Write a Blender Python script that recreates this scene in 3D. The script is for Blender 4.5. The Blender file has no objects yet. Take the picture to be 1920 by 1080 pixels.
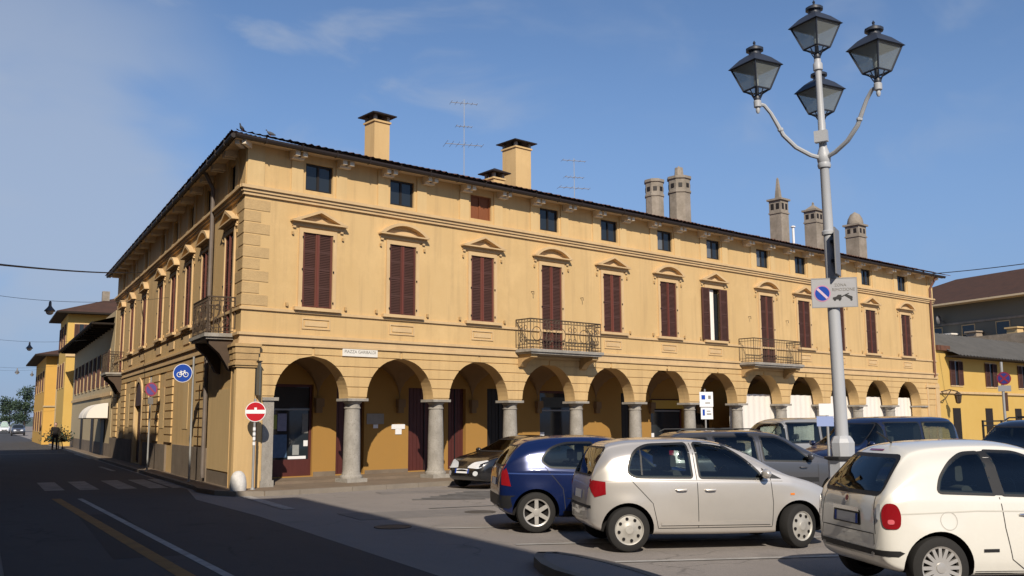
import bpy, bmesh, math, random
from math import sin, cos, pi, radians, sqrt, atan2, tan
from mathutils import Vector, Matrix
from mathutils.bvhtree import BVHTree
from mathutils.geometry import delaunay_2d_cdt
random.seed(7)
S = bpy.context.scene
COL = S.collection

# ------------------------------------------------------------------ camera
cd = bpy.data.cameras.new('camera'); cam = bpy.data.objects.new('camera', cd); COL.objects.link(cam)
cd.sensor_width = 36; cd.lens = 1798.5/1920*36; cd.clip_end = 3000; cd.clip_start = 0.1
yaw, pit, rol = 0.71515, 0.13683, -0.00486
fw = Vector((sin(yaw)*cos(pit), cos(yaw)*cos(pit), sin(pit)))
r0 = Vector((cos(yaw), -sin(yaw), 0)); u0 = r0.cross(fw)
r2 = r0*cos(rol)+u0*sin(rol); u2 = -r0*sin(rol)+u0*cos(rol)
cam.matrix_world = Matrix(((r2.x, u2.x, -fw.x, -10.473), (r2.y, u2.y, -fw.y, -22.352), (r2.z, u2.z, -fw.z, 1.72), (0, 0, 0, 1)))
S.camera = cam

# ------------------------------------------------------------------ sky, clouds, sun, exposure
SUN_EL, SUN_AZ = radians(35.7), radians(213.2)
W = bpy.data.worlds.new("World"); S.world = W; W.use_nodes = True
nt = W.node_tree; N = nt.nodes; LK = nt.links; N.clear()
def wn(t, **k):
    n = N.new(t)
    for a, b in k.items(): setattr(n, a, b)
    return n
sky = wn('ShaderNodeTexSky', sky_type='NISHITA', sun_disc=False)
sky.sun_elevation = SUN_EL; sky.sun_rotation = SUN_AZ; sky.altitude = 60; sky.air_density = 1.0; sky.dust_density = 0.25; sky.ozone_density = 4.0
tc = wn('ShaderNodeTexCoord')
def wmath(op, a, b=None, clamp=False):
    n = wn('ShaderNodeMath', operation=op, use_clamp=clamp)
    for i, v in enumerate((a, b)):
        if v is None: continue
        if isinstance(v, (int, float)): n.inputs[i].default_value = v
        else: LK.new(v, n.inputs[i])
    return n.outputs[0]
def wdot(v):
    n = wn('ShaderNodeVectorMath', operation='DOT_PRODUCT'); LK.new(tc.outputs['Generated'], n.inputs[0]); n.inputs[1].default_value = Vector(v).normalized()
    return n.outputs['Value']
def wramp(v, a, b):
    n = wn('ShaderNodeMapRange', interpolation_type='SMOOTHSTEP'); LK.new(v, n.inputs[0]); n.inputs[1].default_value = a; n.inputs[2].default_value = b
    return n.outputs[0]
def wnoise(scale, loc, rot, stretch, detail=6, rough=.6, dist=0):
    m = wn('ShaderNodeMapping'); LK.new(tc.outputs['Generated'], m.inputs[0]); m.inputs['Location'].default_value = loc; m.inputs['Rotation'].default_value = rot; m.inputs['Scale'].default_value = stretch
    n = wn('ShaderNodeTexNoise'); LK.new(m.outputs[0], n.inputs[0]); n.inputs['Scale'].default_value = scale; n.inputs['Detail'].default_value = detail; n.inputs['Roughness'].default_value = rough; n.inputs['Distortion'].default_value = dist
    return n.outputs[0]
n1 = wnoise(2.6, (1.7, .4, .2), (0, 0, .3), (1, 1, 1.9), 4, .45, .2)
n2 = wnoise(6.5, (4.1, 2.0, .9), (.5, .2, .9), (1, 1, 2.6), 5, .5, .5)
n3 = wnoise(7.0, (0.3, 5.0, 2.9), (.2, .7, .4), (1.0, 1.6, 2.0), 4, .5, .4)
# a broad veil of cloud above the end of the street, thin wisps elsewhere
west = wramp(wdot((sin(.16)*cos(.20), cos(.16)*cos(.20), sin(.20))), .945, .992)
veil = wmath('MULTIPLY', wramp(wmath('ADD', n1, wmath('MULTIPLY', wmath('SUBTRACT', n3, .5), .25)), .38, .58), west)
wisp_a = wmath('MULTIPLY', wramp(n2, .50, .74), wramp(wdot((sin(.52)*cos(.36), cos(.52)*cos(.36), sin(.36))), .972, .998))
wisp_b = wmath('MULTIPLY', wramp(n3, .46, .72), wramp(wdot((sin(1.06)*cos(.40), cos(1.06)*cos(.40), sin(.40))), .975, .998))
thin = wmath('MULTIPLY', wramp(n2, .50, .80), .10)
cl = wmath('ADD', wmath('ADD', wmath('MULTIPLY', veil, .58), wmath('MULTIPLY', wisp_a, .42)), wmath('ADD', wmath('MULTIPLY', wisp_b, .26), thin), clamp=True)
zc = wn('ShaderNodeSeparateXYZ'); LK.new(tc.outputs['Generated'], zc.inputs[0])
lowhaze = wmath('MULTIPLY', wmath('SUBTRACT', 1.0, wramp(zc.outputs[2], .0, .40)), .80)
mh = wn('ShaderNodeMixRGB'); mx = wn('ShaderNodeMixRGB'); LK.new(cl, mx.inputs[0]); LK.new(mh.outputs[0], mx.inputs[1]); mx.inputs[2].default_value = (3.9, 4.4, 5.3, 1)
LK.new(lowhaze, mh.inputs[0]); pass; mh.inputs[2].default_value = (1.7, 2.6, 4.75, 1)
tint = wn('ShaderNodeMixRGB', blend_type='MULTIPLY'); tint.inputs[0].default_value = 1; tint.inputs[2].default_value = (.965, 1.0, 1.065, 1); LK.new(sky.outputs[0], tint.inputs[1])
bg = wn('ShaderNodeBackground'); bg.inputs[1].default_value = 0.080; LK.new(mx.outputs[0], bg.inputs[0])
LK.new(tint.outputs[0], mh.inputs[1])
wo = wn('ShaderNodeOutputWorld'); LK.new(bg.outputs[0], wo.inputs[0])
sd = bpy.data.lights.new('sun', 'SUN'); sd.energy = 3.9; sd.angle = radians(.5); sd.color = (1, .90, .76)
sun = bpy.data.objects.new('sun', sd); COL.objects.link(sun)
SUNV = Vector((sin(SUN_AZ)*cos(SUN_EL), cos(SUN_AZ)*cos(SUN_EL), sin(SUN_EL)))
sun.rotation_euler = SUNV.to_track_quat('Z', 'Y').to_euler(); sun.location = SUNV*60
S.view_settings.view_transform = 'Standard'; S.view_settings.look = 'None'; S.view_settings.exposure = 0.46; S.view_settings.gamma = 1
S.cycles.max_bounces = 8; S.cycles.diffuse_bounces = 4

# ------------------------------------------------------------------ materials
def srgb(r, g, b):
    f = lambda c: c/12.92 if c <= .04045 else ((c+.055)/1.055)**2.4
    return (f(r/255), f(g/255), f(b/255))
MATS = {}
def mat(name, col, rough=.8, metal=0, spec=.5, coat=0, var=0, vscale=1.5, vstretch=(1, 1, 1), col2=None, fine=0, bump=0, bscale=60, emit=0, speck=None, alpha=1, trans=0, flake=0, streak=None, crack=None):
    """procedural material: base colour broken up by large (var) and fine noise, optional bump"""
    if name in MATS: return MATS[name]
    m = bpy.data.materials.new(name); m.use_nodes = True; t = m.node_tree; nn = t.nodes; L = t.links
    b = nn['Principled BSDF']; b.inputs['Roughness'].default_value = rough; b.inputs['Metallic'].default_value = metal
    b.inputs['Specular IOR Level'].default_value = spec; b.inputs['Coat Weight'].default_value = coat; b.inputs['Coat Roughness'].default_value = .04
    b.inputs['Base Color'].default_value = (*col, 1)
    if trans: b.inputs['Transmission Weight'].default_value = trans; b.inputs['IOR'].default_value = 1.1
    out = None
    if var or fine or bump or speck or streak:
        c = nn.new('ShaderNodeTexCoord')
        def noise(scale, stretch=(1, 1, 1), detail=5, rough_=.6):
            mp = nn.new('ShaderNodeMapping'); L.new(c.outputs['Object'], mp.inputs[0]); mp.inputs['Scale'].default_value = stretch
            n = nn.new('ShaderNodeTexNoise'); L.new(mp.outputs[0], n.inputs[0]); n.inputs['Scale'].default_value = scale; n.inputs['Detail'].default_value = detail; n.inputs['Roughness'].default_value = rough_
            return n.outputs[0]
        def mixc(fac, a, bcol):
            x = nn.new('ShaderNodeMixRGB'); L.new(fac, x.inputs[0])
            for i, v in ((1, a), (2, bcol)):
                if isinstance(v, tuple): x.inputs[i].default_value = (*v[:3], 1)
                else: L.new(v, x.inputs[i])
            return x.outputs[0]
        def rmp(v, a, bb, lo=0, hi=1):
            x = nn.new('ShaderNodeMapRange'); L.new(v, x.inputs[0]); x.inputs[1].default_value = a; x.inputs[2].default_value = bb; x.inputs[3].default_value = lo; x.inputs[4].default_value = hi
            return x.outputs[0]
        cur = tuple(col)
        if var:
            c2 = col2 or tuple(v*.62 for v in col)
            cur = mixc(rmp(noise(vscale, vstretch), .35, .72, 0, var), cur, c2)
            cur = mixc(rmp(noise(vscale*4.3, vstretch), .45, .8, 0, var*.6), cur, c2)
        if streak:      # rain streaks and blotches
            cur = mixc(rmp(noise(streak[2], (2.6, 2.6, .16), 6, .65), .50, .78, 0, streak[1]), cur, streak[0])
            cur = mixc(rmp(noise(streak[2]*.35, (1, 1, .8), 7, .7), .52, .66, 0, streak[1]*.55), cur, tuple(min(1, v*1.22) for v in col))
        if crack:       # thin wandering cracks along distorted cell borders
            dn = nn.new('ShaderNodeTexNoise'); L.new(c.outputs['Object'], dn.inputs[0]); dn.inputs['Scale'].default_value = 1.3; dn.inputs['Detail'].default_value = 4
            va = nn.new('ShaderNodeVectorMath'); va.operation = 'ADD'; L.new(c.outputs['Object'], va.inputs[0]); L.new(dn.outputs[1], va.inputs[1])
            vo = nn.new('ShaderNodeTexVoronoi'); vo.feature = 'DISTANCE_TO_EDGE'; L.new(va.outputs[0], vo.inputs[0]); vo.inputs['Scale'].default_value = crack[1]
            mk = nn.new('ShaderNodeMath'); mk.operation = 'MULTIPLY'; L.new(rmp(vo.outputs['Distance'], 0, crack[2], 1, 0), mk.inputs[0]); L.new(rmp(noise(.45), .45, .6, 0, .9), mk.inputs[1])
            cur = mixc(mk.outputs[0], cur, crack[0])
            cur = mixc(rmp(noise(.9, (1, 1, 1), 3, .5), .62, .74, 0, .45), cur, crack[0])
        if fine:
            cur = mixc(rmp(noise(70, (1, 1, 1), 3, .7), .3, .75, 0, fine), cur, tuple(v*.5 for v in col))
        if speck:
            cur = mixc(rmp(noise(speck[1], (1, 1, 1), 2, .5), speck[2], speck[2]+.08, 0, 1), cur, speck[0])
        if not isinstance(cur, tuple): L.new(cur, b.inputs['Base Color'])
        if bump:
            bp = nn.new('ShaderNodeBump'); bp.inputs['Strength'].default_value = bump; bp.inputs['Distance'].default_value = .02
            L.new(noise(bscale, (1, 1, 1), 5, .65), bp.inputs['Height']); L.new(bp.outputs[0], b.inputs['Normal'])
    if emit: b.inputs['Emission Color'].default_value = (*col, 1); b.inputs['Emission Strength'].default_value = emit
    MATS[name] = m
    return m
PLAST = mat('ochre_plaster', (.605, .418, .20), .92, var=.45, vscale=.42, vstretch=(1, 1, .55), col2=(.49, .32, .135), fine=.14, bump=.25, bscale=35, spec=.2, streak=((.39, .265, .135), .70, 1.5))
PLASTL = mat('ochre_plaster_light', (.60, .43, .215), .92, var=.22, vscale=.9, col2=(.52, .34, .15), fine=.1, bump=.2, bscale=35, spec=.2, streak=((.44, .30, .14), .4, 1.9))
TRIM = mat('cream_trim', (.62, .44, .235), .9, var=.45, vscale=1.7, vstretch=(1, 1, .6), col2=(.42, .28, .15), fine=.15, spec=.2)
ORN = mat('weathered_ornament', (.52, .35, .165), .92, var=.6, vscale=2.6, col2=(.33, .22, .11), fine=.25, bump=.4, bscale=25, spec=.2)
SOFF = mat('cream_soffit', (.66, .52, .34), .9, var=.3, vscale=2, col2=(.45, .33, .2), spec=.2)
BRK = mat('pale_bracket', (.72, .62, .48), .9, var=.3, vscale=4, spec=.2)
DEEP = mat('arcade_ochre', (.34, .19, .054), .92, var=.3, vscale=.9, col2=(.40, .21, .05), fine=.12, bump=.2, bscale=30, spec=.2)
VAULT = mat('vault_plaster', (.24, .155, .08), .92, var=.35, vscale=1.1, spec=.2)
STONE = mat('column_stone', (.40, .37, .325), .85, var=.85, vscale=4.5, vstretch=(1, 1, .7), col2=(.22, .20, .17), fine=.6, speck=((.20, .18, .155), 38, .60), bump=.35, bscale=28, spec=.3)
PLINTH = mat('plinth_cement', (.22, .175, .13), .95, var=.7, vscale=1.6, col2=(.13, .10, .075), fine=.25, bump=.3, spec=.2)
SHUT = mat('maroon_shutter', (.118, .041, .026), .6, var=.5, vscale=2.5, vstretch=(1, 1, .5), col2=(.17, .055, .04), fine=.15, spec=.35)
SHUTD = mat('brown_shutter', (.075, .032, .024), .6, var=.5, vscale=2.5, vstretch=(1, 1, .5), col2=(.11, .045, .03), spec=.35)
SHUTR = mat('rusty_attic_shutter', (.22, .075, .03), .7, var=.4, vscale=3, spec=.3)
DOORW = mat('oxblood_door', (.085, .022, .018), .55, var=.4, vscale=3, vstretch=(3, 3, .4), spec=.4)
DARKW = mat('dark_recess_wood', (.018, .013, .010), .6, var=.4, vscale=3, spec=.4)
WOODB = mat('brown_portal_wood', (.07, .032, .018), .6, var=.5, vscale=2, vstretch=(3, 3, .4), spec=.3)
GLASS = mat('window_glass', (.02, .025, .03), .06, spec=.6)
GLASSG = mat('grey_window_glass', (.12, .13, .14), .15, spec=.6)
GUT = mat('dark_gutter', (.020, .013, .010), .55, spec=.4, var=.4, vscale=3)
TILE = mat('terracotta_tiles', (.17, .075, .045), .9, var=.8, vscale=3, col2=(.085, .05, .038), fine=.4, bump=.4, bscale=18, spec=.2)
TILED = mat('dark_roof_tiles', (.085, .045, .032), .9, var=.7, vscale=2, col2=(.05, .032, .026), fine=.3, spec=.2)
IRON = mat('wrought_iron', (.062, .046, .034), .7, metal=.2, var=.6, vscale=9, col2=(.10, .065, .04), spec=.3)
BLACKI = mat('black_iron', (.013, .013, .014), .5, spec=.4)
CHST = mat('chimney_stone', (.33, .285, .235), .95, var=.8, vscale=2.4, col2=(.17, .145, .11), fine=.35, bump=.5, bscale=14, spec=.2)
WHITE = mat('white_sheet', (.74, .70, .64), .85, var=.2, vscale=1.6, col2=(.62, .57, .5), spec=.2)
PAPER = mat('white_paper', (.75, .75, .76), .8)
MARB = mat('white_marble', (.74, .70, .62), .6, var=.2, vscale=6)
INK = mat('grey_ink', (.20, .19, .17), .8)
BLACK = mat('black_ink', (.01, .01, .01), .6)
ASPH = mat('asphalt', (.295, .264, .24), .9, var=.5, vscale=.35, vstretch=(1, .5, 1), col2=(.20, .178, .162), fine=.6, bump=.6, bscale=70, spec=.25, crack=((.12, .11, .10), .42, .012), speck=((.42, .39, .36), 210, .66))
ROADM = mat('worn_asphalt_road', (.075, .072, .072), .85, var=.6, vscale=.5, vstretch=(2.0, .35, 1), col2=(.052, .05, .052), fine=.6, crack=((.025, .024, .024), .5, .012), bump=.5, bscale=70, spec=.3)
COBB = mat('cobble_paving', (.23, .175, .125), .9, var=.6, vscale=1.2, col2=(.14, .105, .075), fine=.4, bump=.7, bscale=22, spec=.2)
KERB = mat('kerb_stone', (.25, .215, .175), .9, var=.5, vscale=2, fine=.25, spec=.2)
LINEW = mat('worn_white_paint', (.46, .44, .41), .85, var=.75, vscale=3, col2=(.16, .15, .14), fine=.3, spec=.2)
LINEF = mat('faded_white_paint', (.22, .21, .20), .88, var=.8, vscale=3, col2=(.10, .095, .09), fine=.3, spec=.2)
LINEY = mat('worn_yellow_paint', (.33, .18, .06), .85, var=.7, vscale=3, col2=(.13, .085, .05), fine=.3, spec=.2)
GALV = mat('galvanised_post', (.34, .34, .33), .5, metal=.3, var=.3, vscale=6, spec=.4)
LAMPW = mat('pale_grey_lamp_paint', (.38, .395, .42), .45, var=.25, vscale=4, vstretch=(1, 1, .3), col2=(.36, .35, .33), spec=.45)
RED = mat('sign_red', (.42, .006, .014), .55, spec=.2)
BLUE = mat('sign_blue', (.006, .05, .32), .55, spec=.2)
WSIGN = mat('sign_white', (.74, .74, .74), .5, spec=.4)
GSIGN = mat('sign_grey_back', (.25, .25, .255), .5, metal=.3, spec=.4)

# ------------------------------------------------------------------ helpers
def tag(o, label=None, cat=None, group=None, kind=None):
    if label: o['label'] = label
    if cat: o['category'] = cat
    if group: o['group'] = group
    if kind: o['kind'] = kind
    return o
def thing(name, label, cat, loc=(0, 0, 0), rotz=0, group=None):
    o = bpy.data.objects.new(name, None); COL.objects.link(o); o.empty_display_size = .3
    o.location = loc; o.rotation_euler = (0, 0, rotz)
    return tag(o, label, cat, group)
class MB:
    """collects faces; build() links them as ONE mesh object"""
    def __init__(s): s.v = []; s.f = []; s.m = []; s.sm = []
    def face(s, pts, mi=0, smooth=False):
        i = len(s.v); s.v += [Vector(p) for p in pts]; s.f.append(tuple(range(i, i+len(pts)))); s.m.append(mi); s.sm.append(smooth)
    def grid(s, rows, mi=0, smooth=True, closed=False):
        i = len(s.v); nr, ncl = len(rows), len(rows[0])
        for r in rows: s.v += [Vector(p) for p in r]
        for a in range(nr-1):
            for b in range(ncl if closed else ncl-1):
                c = (b+1) % ncl
                s.f.append((i+a*ncl+b, i+a*ncl+c, i+(a+1)*ncl+c, i+(a+1)*ncl+b)); s.m.append(mi); s.sm.append(smooth)
    def box(s, T, u0, u1, n0, n1, z0, z1, mi=0):
        p = [T(u, n, z) for z in (z0, z1) for n in (n0, n1) for u in (u0, u1)]
        for q in ((0, 1, 3, 2), (4, 6, 7, 5), (0, 4, 5, 1), (2, 3, 7, 6), (0, 2, 6, 4), (1, 5, 7, 3)): s.face([p[k] for k in q], mi)
    def prism(s, T, poly, n0, n1, mi=0):
        a = [T(u, n0, z) for u, z in poly]; b = [T(u, n1, z) for u, z in poly]
        s.face(a, mi); s.face(b[::-1], mi)
        for k in range(len(poly)):
            j = (k+1) % len(poly); s.face([a[k], a[j], b[j], b[k]], mi)
    def hprism(s, poly, z0, z1, mi=0):
        a = [(x, y, z0) for x, y in poly]; b = [(x, y, z1) for x, y in poly]
        s.face(b, mi)
        for k in range(len(poly)):
            j = (k+1) % len(poly); s.face([a[k], a[j], b[j], b[k]], mi)
    def tube(s, pts, r, seg=6, mi=0, smooth=True, cap=True):
        pts = [Vector(p) for p in pts]; rs = r if isinstance(r, (list, tuple)) else [r]*len(pts)
        rows = []; up = None
        for k, p in enumerate(pts):
            d = (pts[min(k+1, len(pts)-1)]-pts[max(k-1, 0)])
            d = d.normalized() if d.length > 1e-9 else Vector((0, 0, 1))
            if up is None:
                up = d.cross(Vector((0, 0, 1)) if abs(d.z) < .9 else Vector((1, 0, 0))).normalized()
            a = (up-d*up.dot(d)).normalized(); up = a; b = d.cross(a)
            rows.append([p+(a*cos(2*pi*q/seg)+b*sin(2*pi*q/seg))*rs[k] for q in range(seg)])
        s.grid(rows, mi, smooth, True)
        if cap: s.face(rows[0][::-1], mi); s.face(rows[-1], mi)
    def lathe(s, prof, c=(0, 0, 0), seg=16, mi=0, smooth=True, rot=0, axis='z', cap=True):
        c = Vector(c); rows = []
        for r, z in prof:
            row = []
            for q in range(seg):
                a = rot+2*pi*q/seg
                row.append(c+(Vector((r*cos(a), r*sin(a), z)) if axis == 'z' else Vector((r*cos(a), z, r*sin(a)))))
            rows.append(row)
        s.grid(rows, mi, smooth, True)
        if cap and prof[0][0] > 1e-4: s.face(rows[0][::-1], mi)
        if cap and prof[-1][0] > 1e-4: s.face(rows[-1], mi)
    def build(s, name, mats, parent=None, local=False, sharp=None, recalc=False):
        me = bpy.data.meshes.new(name)
        off = Vector((0, 0, 0))
        if parent is not None and not local:
            q = parent
            while q is not None: off = off+Vector(q.location); q = q.parent
        me.from_pydata([tuple(p-off) for p in s.v], [], s.f)
        for m_ in (mats if isinstance(mats, (list, tuple)) else [mats]): me.materials.append(m_)
        me.polygons.foreach_set('material_index', s.m); me.polygons.foreach_set('use_smooth', s.sm)
        if any(s.sm):
            bm = bmesh.new(); bm.from_mesh(me); bmesh.ops.remove_doubles(bm, verts=bm.verts, dist=1e-5)
            if recalc: bmesh.ops.recalc_face_normals(bm, faces=bm.faces)
            bm.to_mesh(me); bm.free()
            me.set_sharp_from_angle(angle=radians(sharp or 40))
        me.update()
        o = bpy.data.objects.new(name, me); COL.objects.link(o)
        if parent is not None: o.parent = parent
        return o
ID = lambda x, y, z: Vector((x, y, z))
AL = 0.21068
DL = Vector((sin(AL), cos(AL), 0)); NL = Vector((-cos(AL), sin(AL), 0))
TF = lambda u, n, z: Vector((u, -n, z))
TL = lambda u, n, z: DL*u+NL*n+Vector((0, 0, z))
def rotT(loc, ang):
    c, s_ = cos(ang), sin(ang); l = Vector(loc)
    return lambda x, y, z: l+Vector((x*c-y*s_, x*s_+y*c, z))
def arc(cx, cz, r, a0, a1, n): return [(cx+r*cos(a0+(a1-a0)*k/n), cz+r*sin(a0+(a1-a0)*k/n)) for k in range(n+1)]
def wall_grid(mb, T, u0, u1, z0, z1, holes, depth, mi=0, n=0, rmi=None):
    """flat wall with rectangular openings (u0,u1,z0,z1) and their reveals"""
    us = sorted({u0, u1, *[h[0] for h in holes], *[h[1] for h in holes]}); zs = sorted({z0, z1, *[h[2] for h in holes], *[h[3] for h in holes]})
    for a, b in zip(us, us[1:]):
        run = None
        for c, d in zip(zs, zs[1:]):
            mu, mz = (a+b)/2, (c+d)/2
            if any(h[0] < mu < h[1] and h[2] < mz < h[3] for h in holes):
                continue
            mb.face([T(a, n, c), T(b, n, c), T(b, n, d), T(a, n, d)], mi)
    rm = mi if rmi is None else rmi
    for a, b, c, d in holes:
        for p, q in (((a, c), (b, c)), ((b, c), (b, d)), ((b, d), (a, d)), ((a, d), (a, c))):
            mb.face([T(p[0], n, p[1]), T(q[0], n, q[1]), T(q[0], n-depth, q[1]), T(p[0], n-depth, p[1])], rm)
def text_mesh(body, size, mat_, T, name, parent, extr=.002, align='CENTER'):
    """lettering converted to a mesh that lies in the plane T(u, 0, z)"""
    cu = bpy.data.curves.new('txt', 'FONT'); cu.body = body; cu.size = size; cu.extrude = extr; cu.align_x = align; cu.align_y = 'CENTER'
    o = bpy.data.objects.new('txt', cu); COL.objects.link(o)
    dg = bpy.context.evaluated_depsgraph_get(); me = bpy.data.meshes.new_from_object(o.evaluated_get(dg))
    bpy.data.objects.remove(o)
    mb = MB()
    for p in me.polygons:
        mb.face([T(me.vertices[i].co.x, me.vertices[i].co.z, me.vertices[i].co.y) for i in p.vertices])
    bpy.data.meshes.remove(me)
    return mb.build(name, mat_, parent)
# ------------------------------------------------------------------ ground, road, pavements, markings
g = MB(); g.face([(-600, -600, -.01), (900, -600, -.01), (900, 900, -.01), (-600, 900, -.01)]); tag(g.build('ground', ASPH), kind='structure')
def lstrip(name, pts, z0, z1, m):
    b = MB(); b.hprism(pts, z0, z1); return tag(b.build(name, m), kind='structure')
def L2(u, n): p = TL(u, n, 0); return (p.x, p.y)
lstrip('road', [L2(-70, 5.2), L2(-70, .9), L2(-6, .95), L2(-1.5, 1.2), L2(2, .75), L2(220, .75), L2(220, 5.2)], -.008, -.004, ROADM)
arc_pts = [(-.55, .95), (-.62, -.25), (-.42, -.95), (.1, -1.35), (.97, -1.42), (2.4, -1.45), (37.4, -1.45), (37.4, 3.6), (.3, 3.6)]
lstrip('pavement', arc_pts, -.02, .10, COBB)
lstrip('sidewalk', [L2(.9, .62), L2(90, .62), L2(90, -.05), L2(.9, -.05)], -.02, .085, COBB)
kb = MB()
for a, b in zip(arc_pts[1:7], arc_pts[2:7]):
    d = (Vector(b)-Vector(a)).normalized(); nr = Vector((d.y, -d.x))
    L_ = (Vector(b)-Vector(a)).length; k = max(1, int(L_/1.0))
    for q in range(k):
        p = Vector(a)+d*(L_*q/k+.006); e = Vector(a)+d*(L_*(q+1)/k-.006)
        kb.hprism([tuple(p+nr*.02), tuple(e+nr*.02), tuple(e-nr*.13), tuple(p-nr*.13)], -.02, .104)
u = .9
while u < 60:
    kb.hprism([L2(u, .64), L2(u+.99, .64), L2(u+.99, .5), L2(u, .5)], -.02, .09); u += 1.0
tag(kb.build('kerb', KERB), kind='structure')
ml = MB()
def strip(mb, a, b, w, z=-.001):
    a, b = Vector(a), Vector(b); d = (b-a).normalized(); nr = Vector((-d.y, d.x))*w/2
    mb.face([(*(a-nr), z), (*(b-nr), z), (*(b+nr), z), (*(a+nr), z)])
HD = Vector((cos(radians(-32.55)), sin(radians(-32.55)))); HN = Vector((-HD.y, HD.x))
for p, l, w in (((-1.42, -11.98), 4.6, .11), ((-1.62, -14.05), 4.6, .12), ((-1.9, -16.4), 4.6, .12), ((-1.0, -9.6), 4.6, .11)): strip(ml, p, Vector(p)+HD*l, w)
strip(ml, (-.15, -.62), (-1.12, -4.9), .24)
strip(ml, (-3.33, .86), (-5.62, -12.0), .11); strip(ml, (-5.62, -12.0), (-9.0, -31), .11)
tag(ml.build('road_marking', LINEW), kind='structure'); ml = MB()
for n_, m_ in ((3.75, 0), (2.95, 1), (2.05, 0), (1.3, 1), (.75, 0)):
    strip(ml, L2(2.6+.2*n_, n_), L2(7.2, n_), .46)
strip(ml, L2(26, .8), L2(34, .8), .2); strip(ml, L2(13, 1.25), L2(17, 1.3), .16)
strip(ml, L2(36, 6), L2(36, 1.2), .4)
tag(ml.build('crossing_marking', mat('faint_crossing_paint', (.30, .29, .275), .88, var=.8, vscale=2, col2=(.11, .105, .10), fine=.3)), kind='structure')

yl = MB(); strip(yl, (-3.73, 1.26), (-5.98, -11.7), .19); strip(yl, (-5.98, -11.7), (-9.3, -31), .19); tag(yl.build('yellow_road_marking', LINEY), kind='structure')
wf = MB()
random.seed(3)
for k in range(7):
    a = Vector((2.0+.1*k, -4.6)) + Vector((.28*k, .18*k)); strip(wf, a, a+Vector((1.3, -.95)), .2+.1*random.random())
strip(wf, (1.0, -6.6), (8, -8.6), .12); strip(wf, (5.2, -5.2), (9.0, -6.2), .12)
tag(wf.build('faded_road_marking', LINEF), kind='structure')
for pts, lb in (([(-.9, -6.3), (1.6, -7.2), (1.2, -8.4), (-1.2, -7.6)], 0), ([(2.6, -2.2), (6.6, -3.6), (6.4, -4.1), (2.4, -2.8)], 0), ([(-4.6, -3.2), (-3.9, -3.3), (-5.3, -9.8), (-6.1, -9.6)], 1)):
    lstrip('asphalt_patch', pts, -.008, -.0025, mat('patch_asphalt', (.24, .22, .205), .9, var=.5, vscale=1.5, fine=.6, bump=.6, bscale=60, spec=.25) if lb == 0 else mat('dark_patch_asphalt', (.045, .044, .046), .85, var=.4, vscale=1.5, fine=.6, bump=.6, bscale=60, spec=.3))
isl = [(-2.25, -13.35), (-2.55, -13.62), (-2.86, -14.08), (-3.08, -14.55), (-3.25, -15.2), (-3.5, -16.6), (-3.9, -19.5), (-3.2, -19.6), (-2.85, -16.9), (-2.6, -15.7), (-2.37, -15.1), (-2.16, -14.45), (-2.06, -13.93), (-2.07, -13.5)]
lstrip('traffic_island', isl, -.02, .10, ASPH)
ik = MB()
ic = Vector((sum(p[0] for p in isl)/len(isl), sum(p[1] for p in isl)/len(isl)))
for k in range(len(isl)):
    a, b = Vector(isl[k]), Vector(isl[(k+1) % len(isl)]); d = (b-a).normalized(); nr = Vector((-d.y, d.x))
    if (a-ic).dot(nr) < 0 and (b-ic).dot(nr) < 0: nr = -nr
    ik.hprism([tuple(a+nr*.012), tuple(b+nr*.012), tuple(b-nr*.10), tuple(a-nr*.10)], -.02, .106)
tag(ik.build('island_kerb', KERB), kind='structure')
for (x, y, r), lb in (((-1.4, -8.9, .31), 'round iron manhole cover set in the shaded asphalt'), ((1.25, -7.9, .30), 'round iron manhole cover set in the sunlit asphalt')):
    b = MB(); b.lathe([(0, .002), (r*.55, .002), (r*.6, -.002), (r*.9, -.002), (r*.93, .003), (r, .003), (r, -.02)], (x, y, 0), 24)
    tag(b.build('manhole_cover', mat('manhole_iron', (.09, .08, .07), .7, metal=.3, var=.5, vscale=20)), lb, 'manhole cover')

# ------------------------------------------------------------------ the corner building
P = thing('corner_building', 'long two-storey ochre corner building with a ground-floor arcade and maroon shutters', 'building', (0, 0, 0))
MW = [2.1, 4.82, 7.74, 10.62, 13.47, 16.42, 19.1, 22.55, 25.25, 27.98, 30.75, 34.05]; DOORS = (3, 7)
AW = [2.11, 4.79, 7.70, 10.56, 13.40, 16.34, 19.20, 22.42, 25.17, 27.95, 30.58, 33.93]
CP = [.66, 3.4, 6.2, 9.03, 11.9, 14.77, 17.75, 20.65, 23.65, 26.7, 29.65, 32.55, 35.4]
LW = [1.45, 4.55, 7.1, 9.8, 12.45, 16.4, 19.9, 23.1]; LD = (0, 7)
FE, LE, EH = 37.0, 25.7, 8.76          # front length, left length, soffit height
ww, zb, zt = .90, 4.66, 6.65
mw = MB()
holes = [(c-ww/2, c+ww/2, (3.93 if i in DOORS else zb), zt) for i, c in enumerate(MW)] + [(c-.41, c+.41, 7.80, 8.54) for c in AW]
wall_grid(mw, TF, 0, FE, 3.62, EH+.1, holes, .16)
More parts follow.
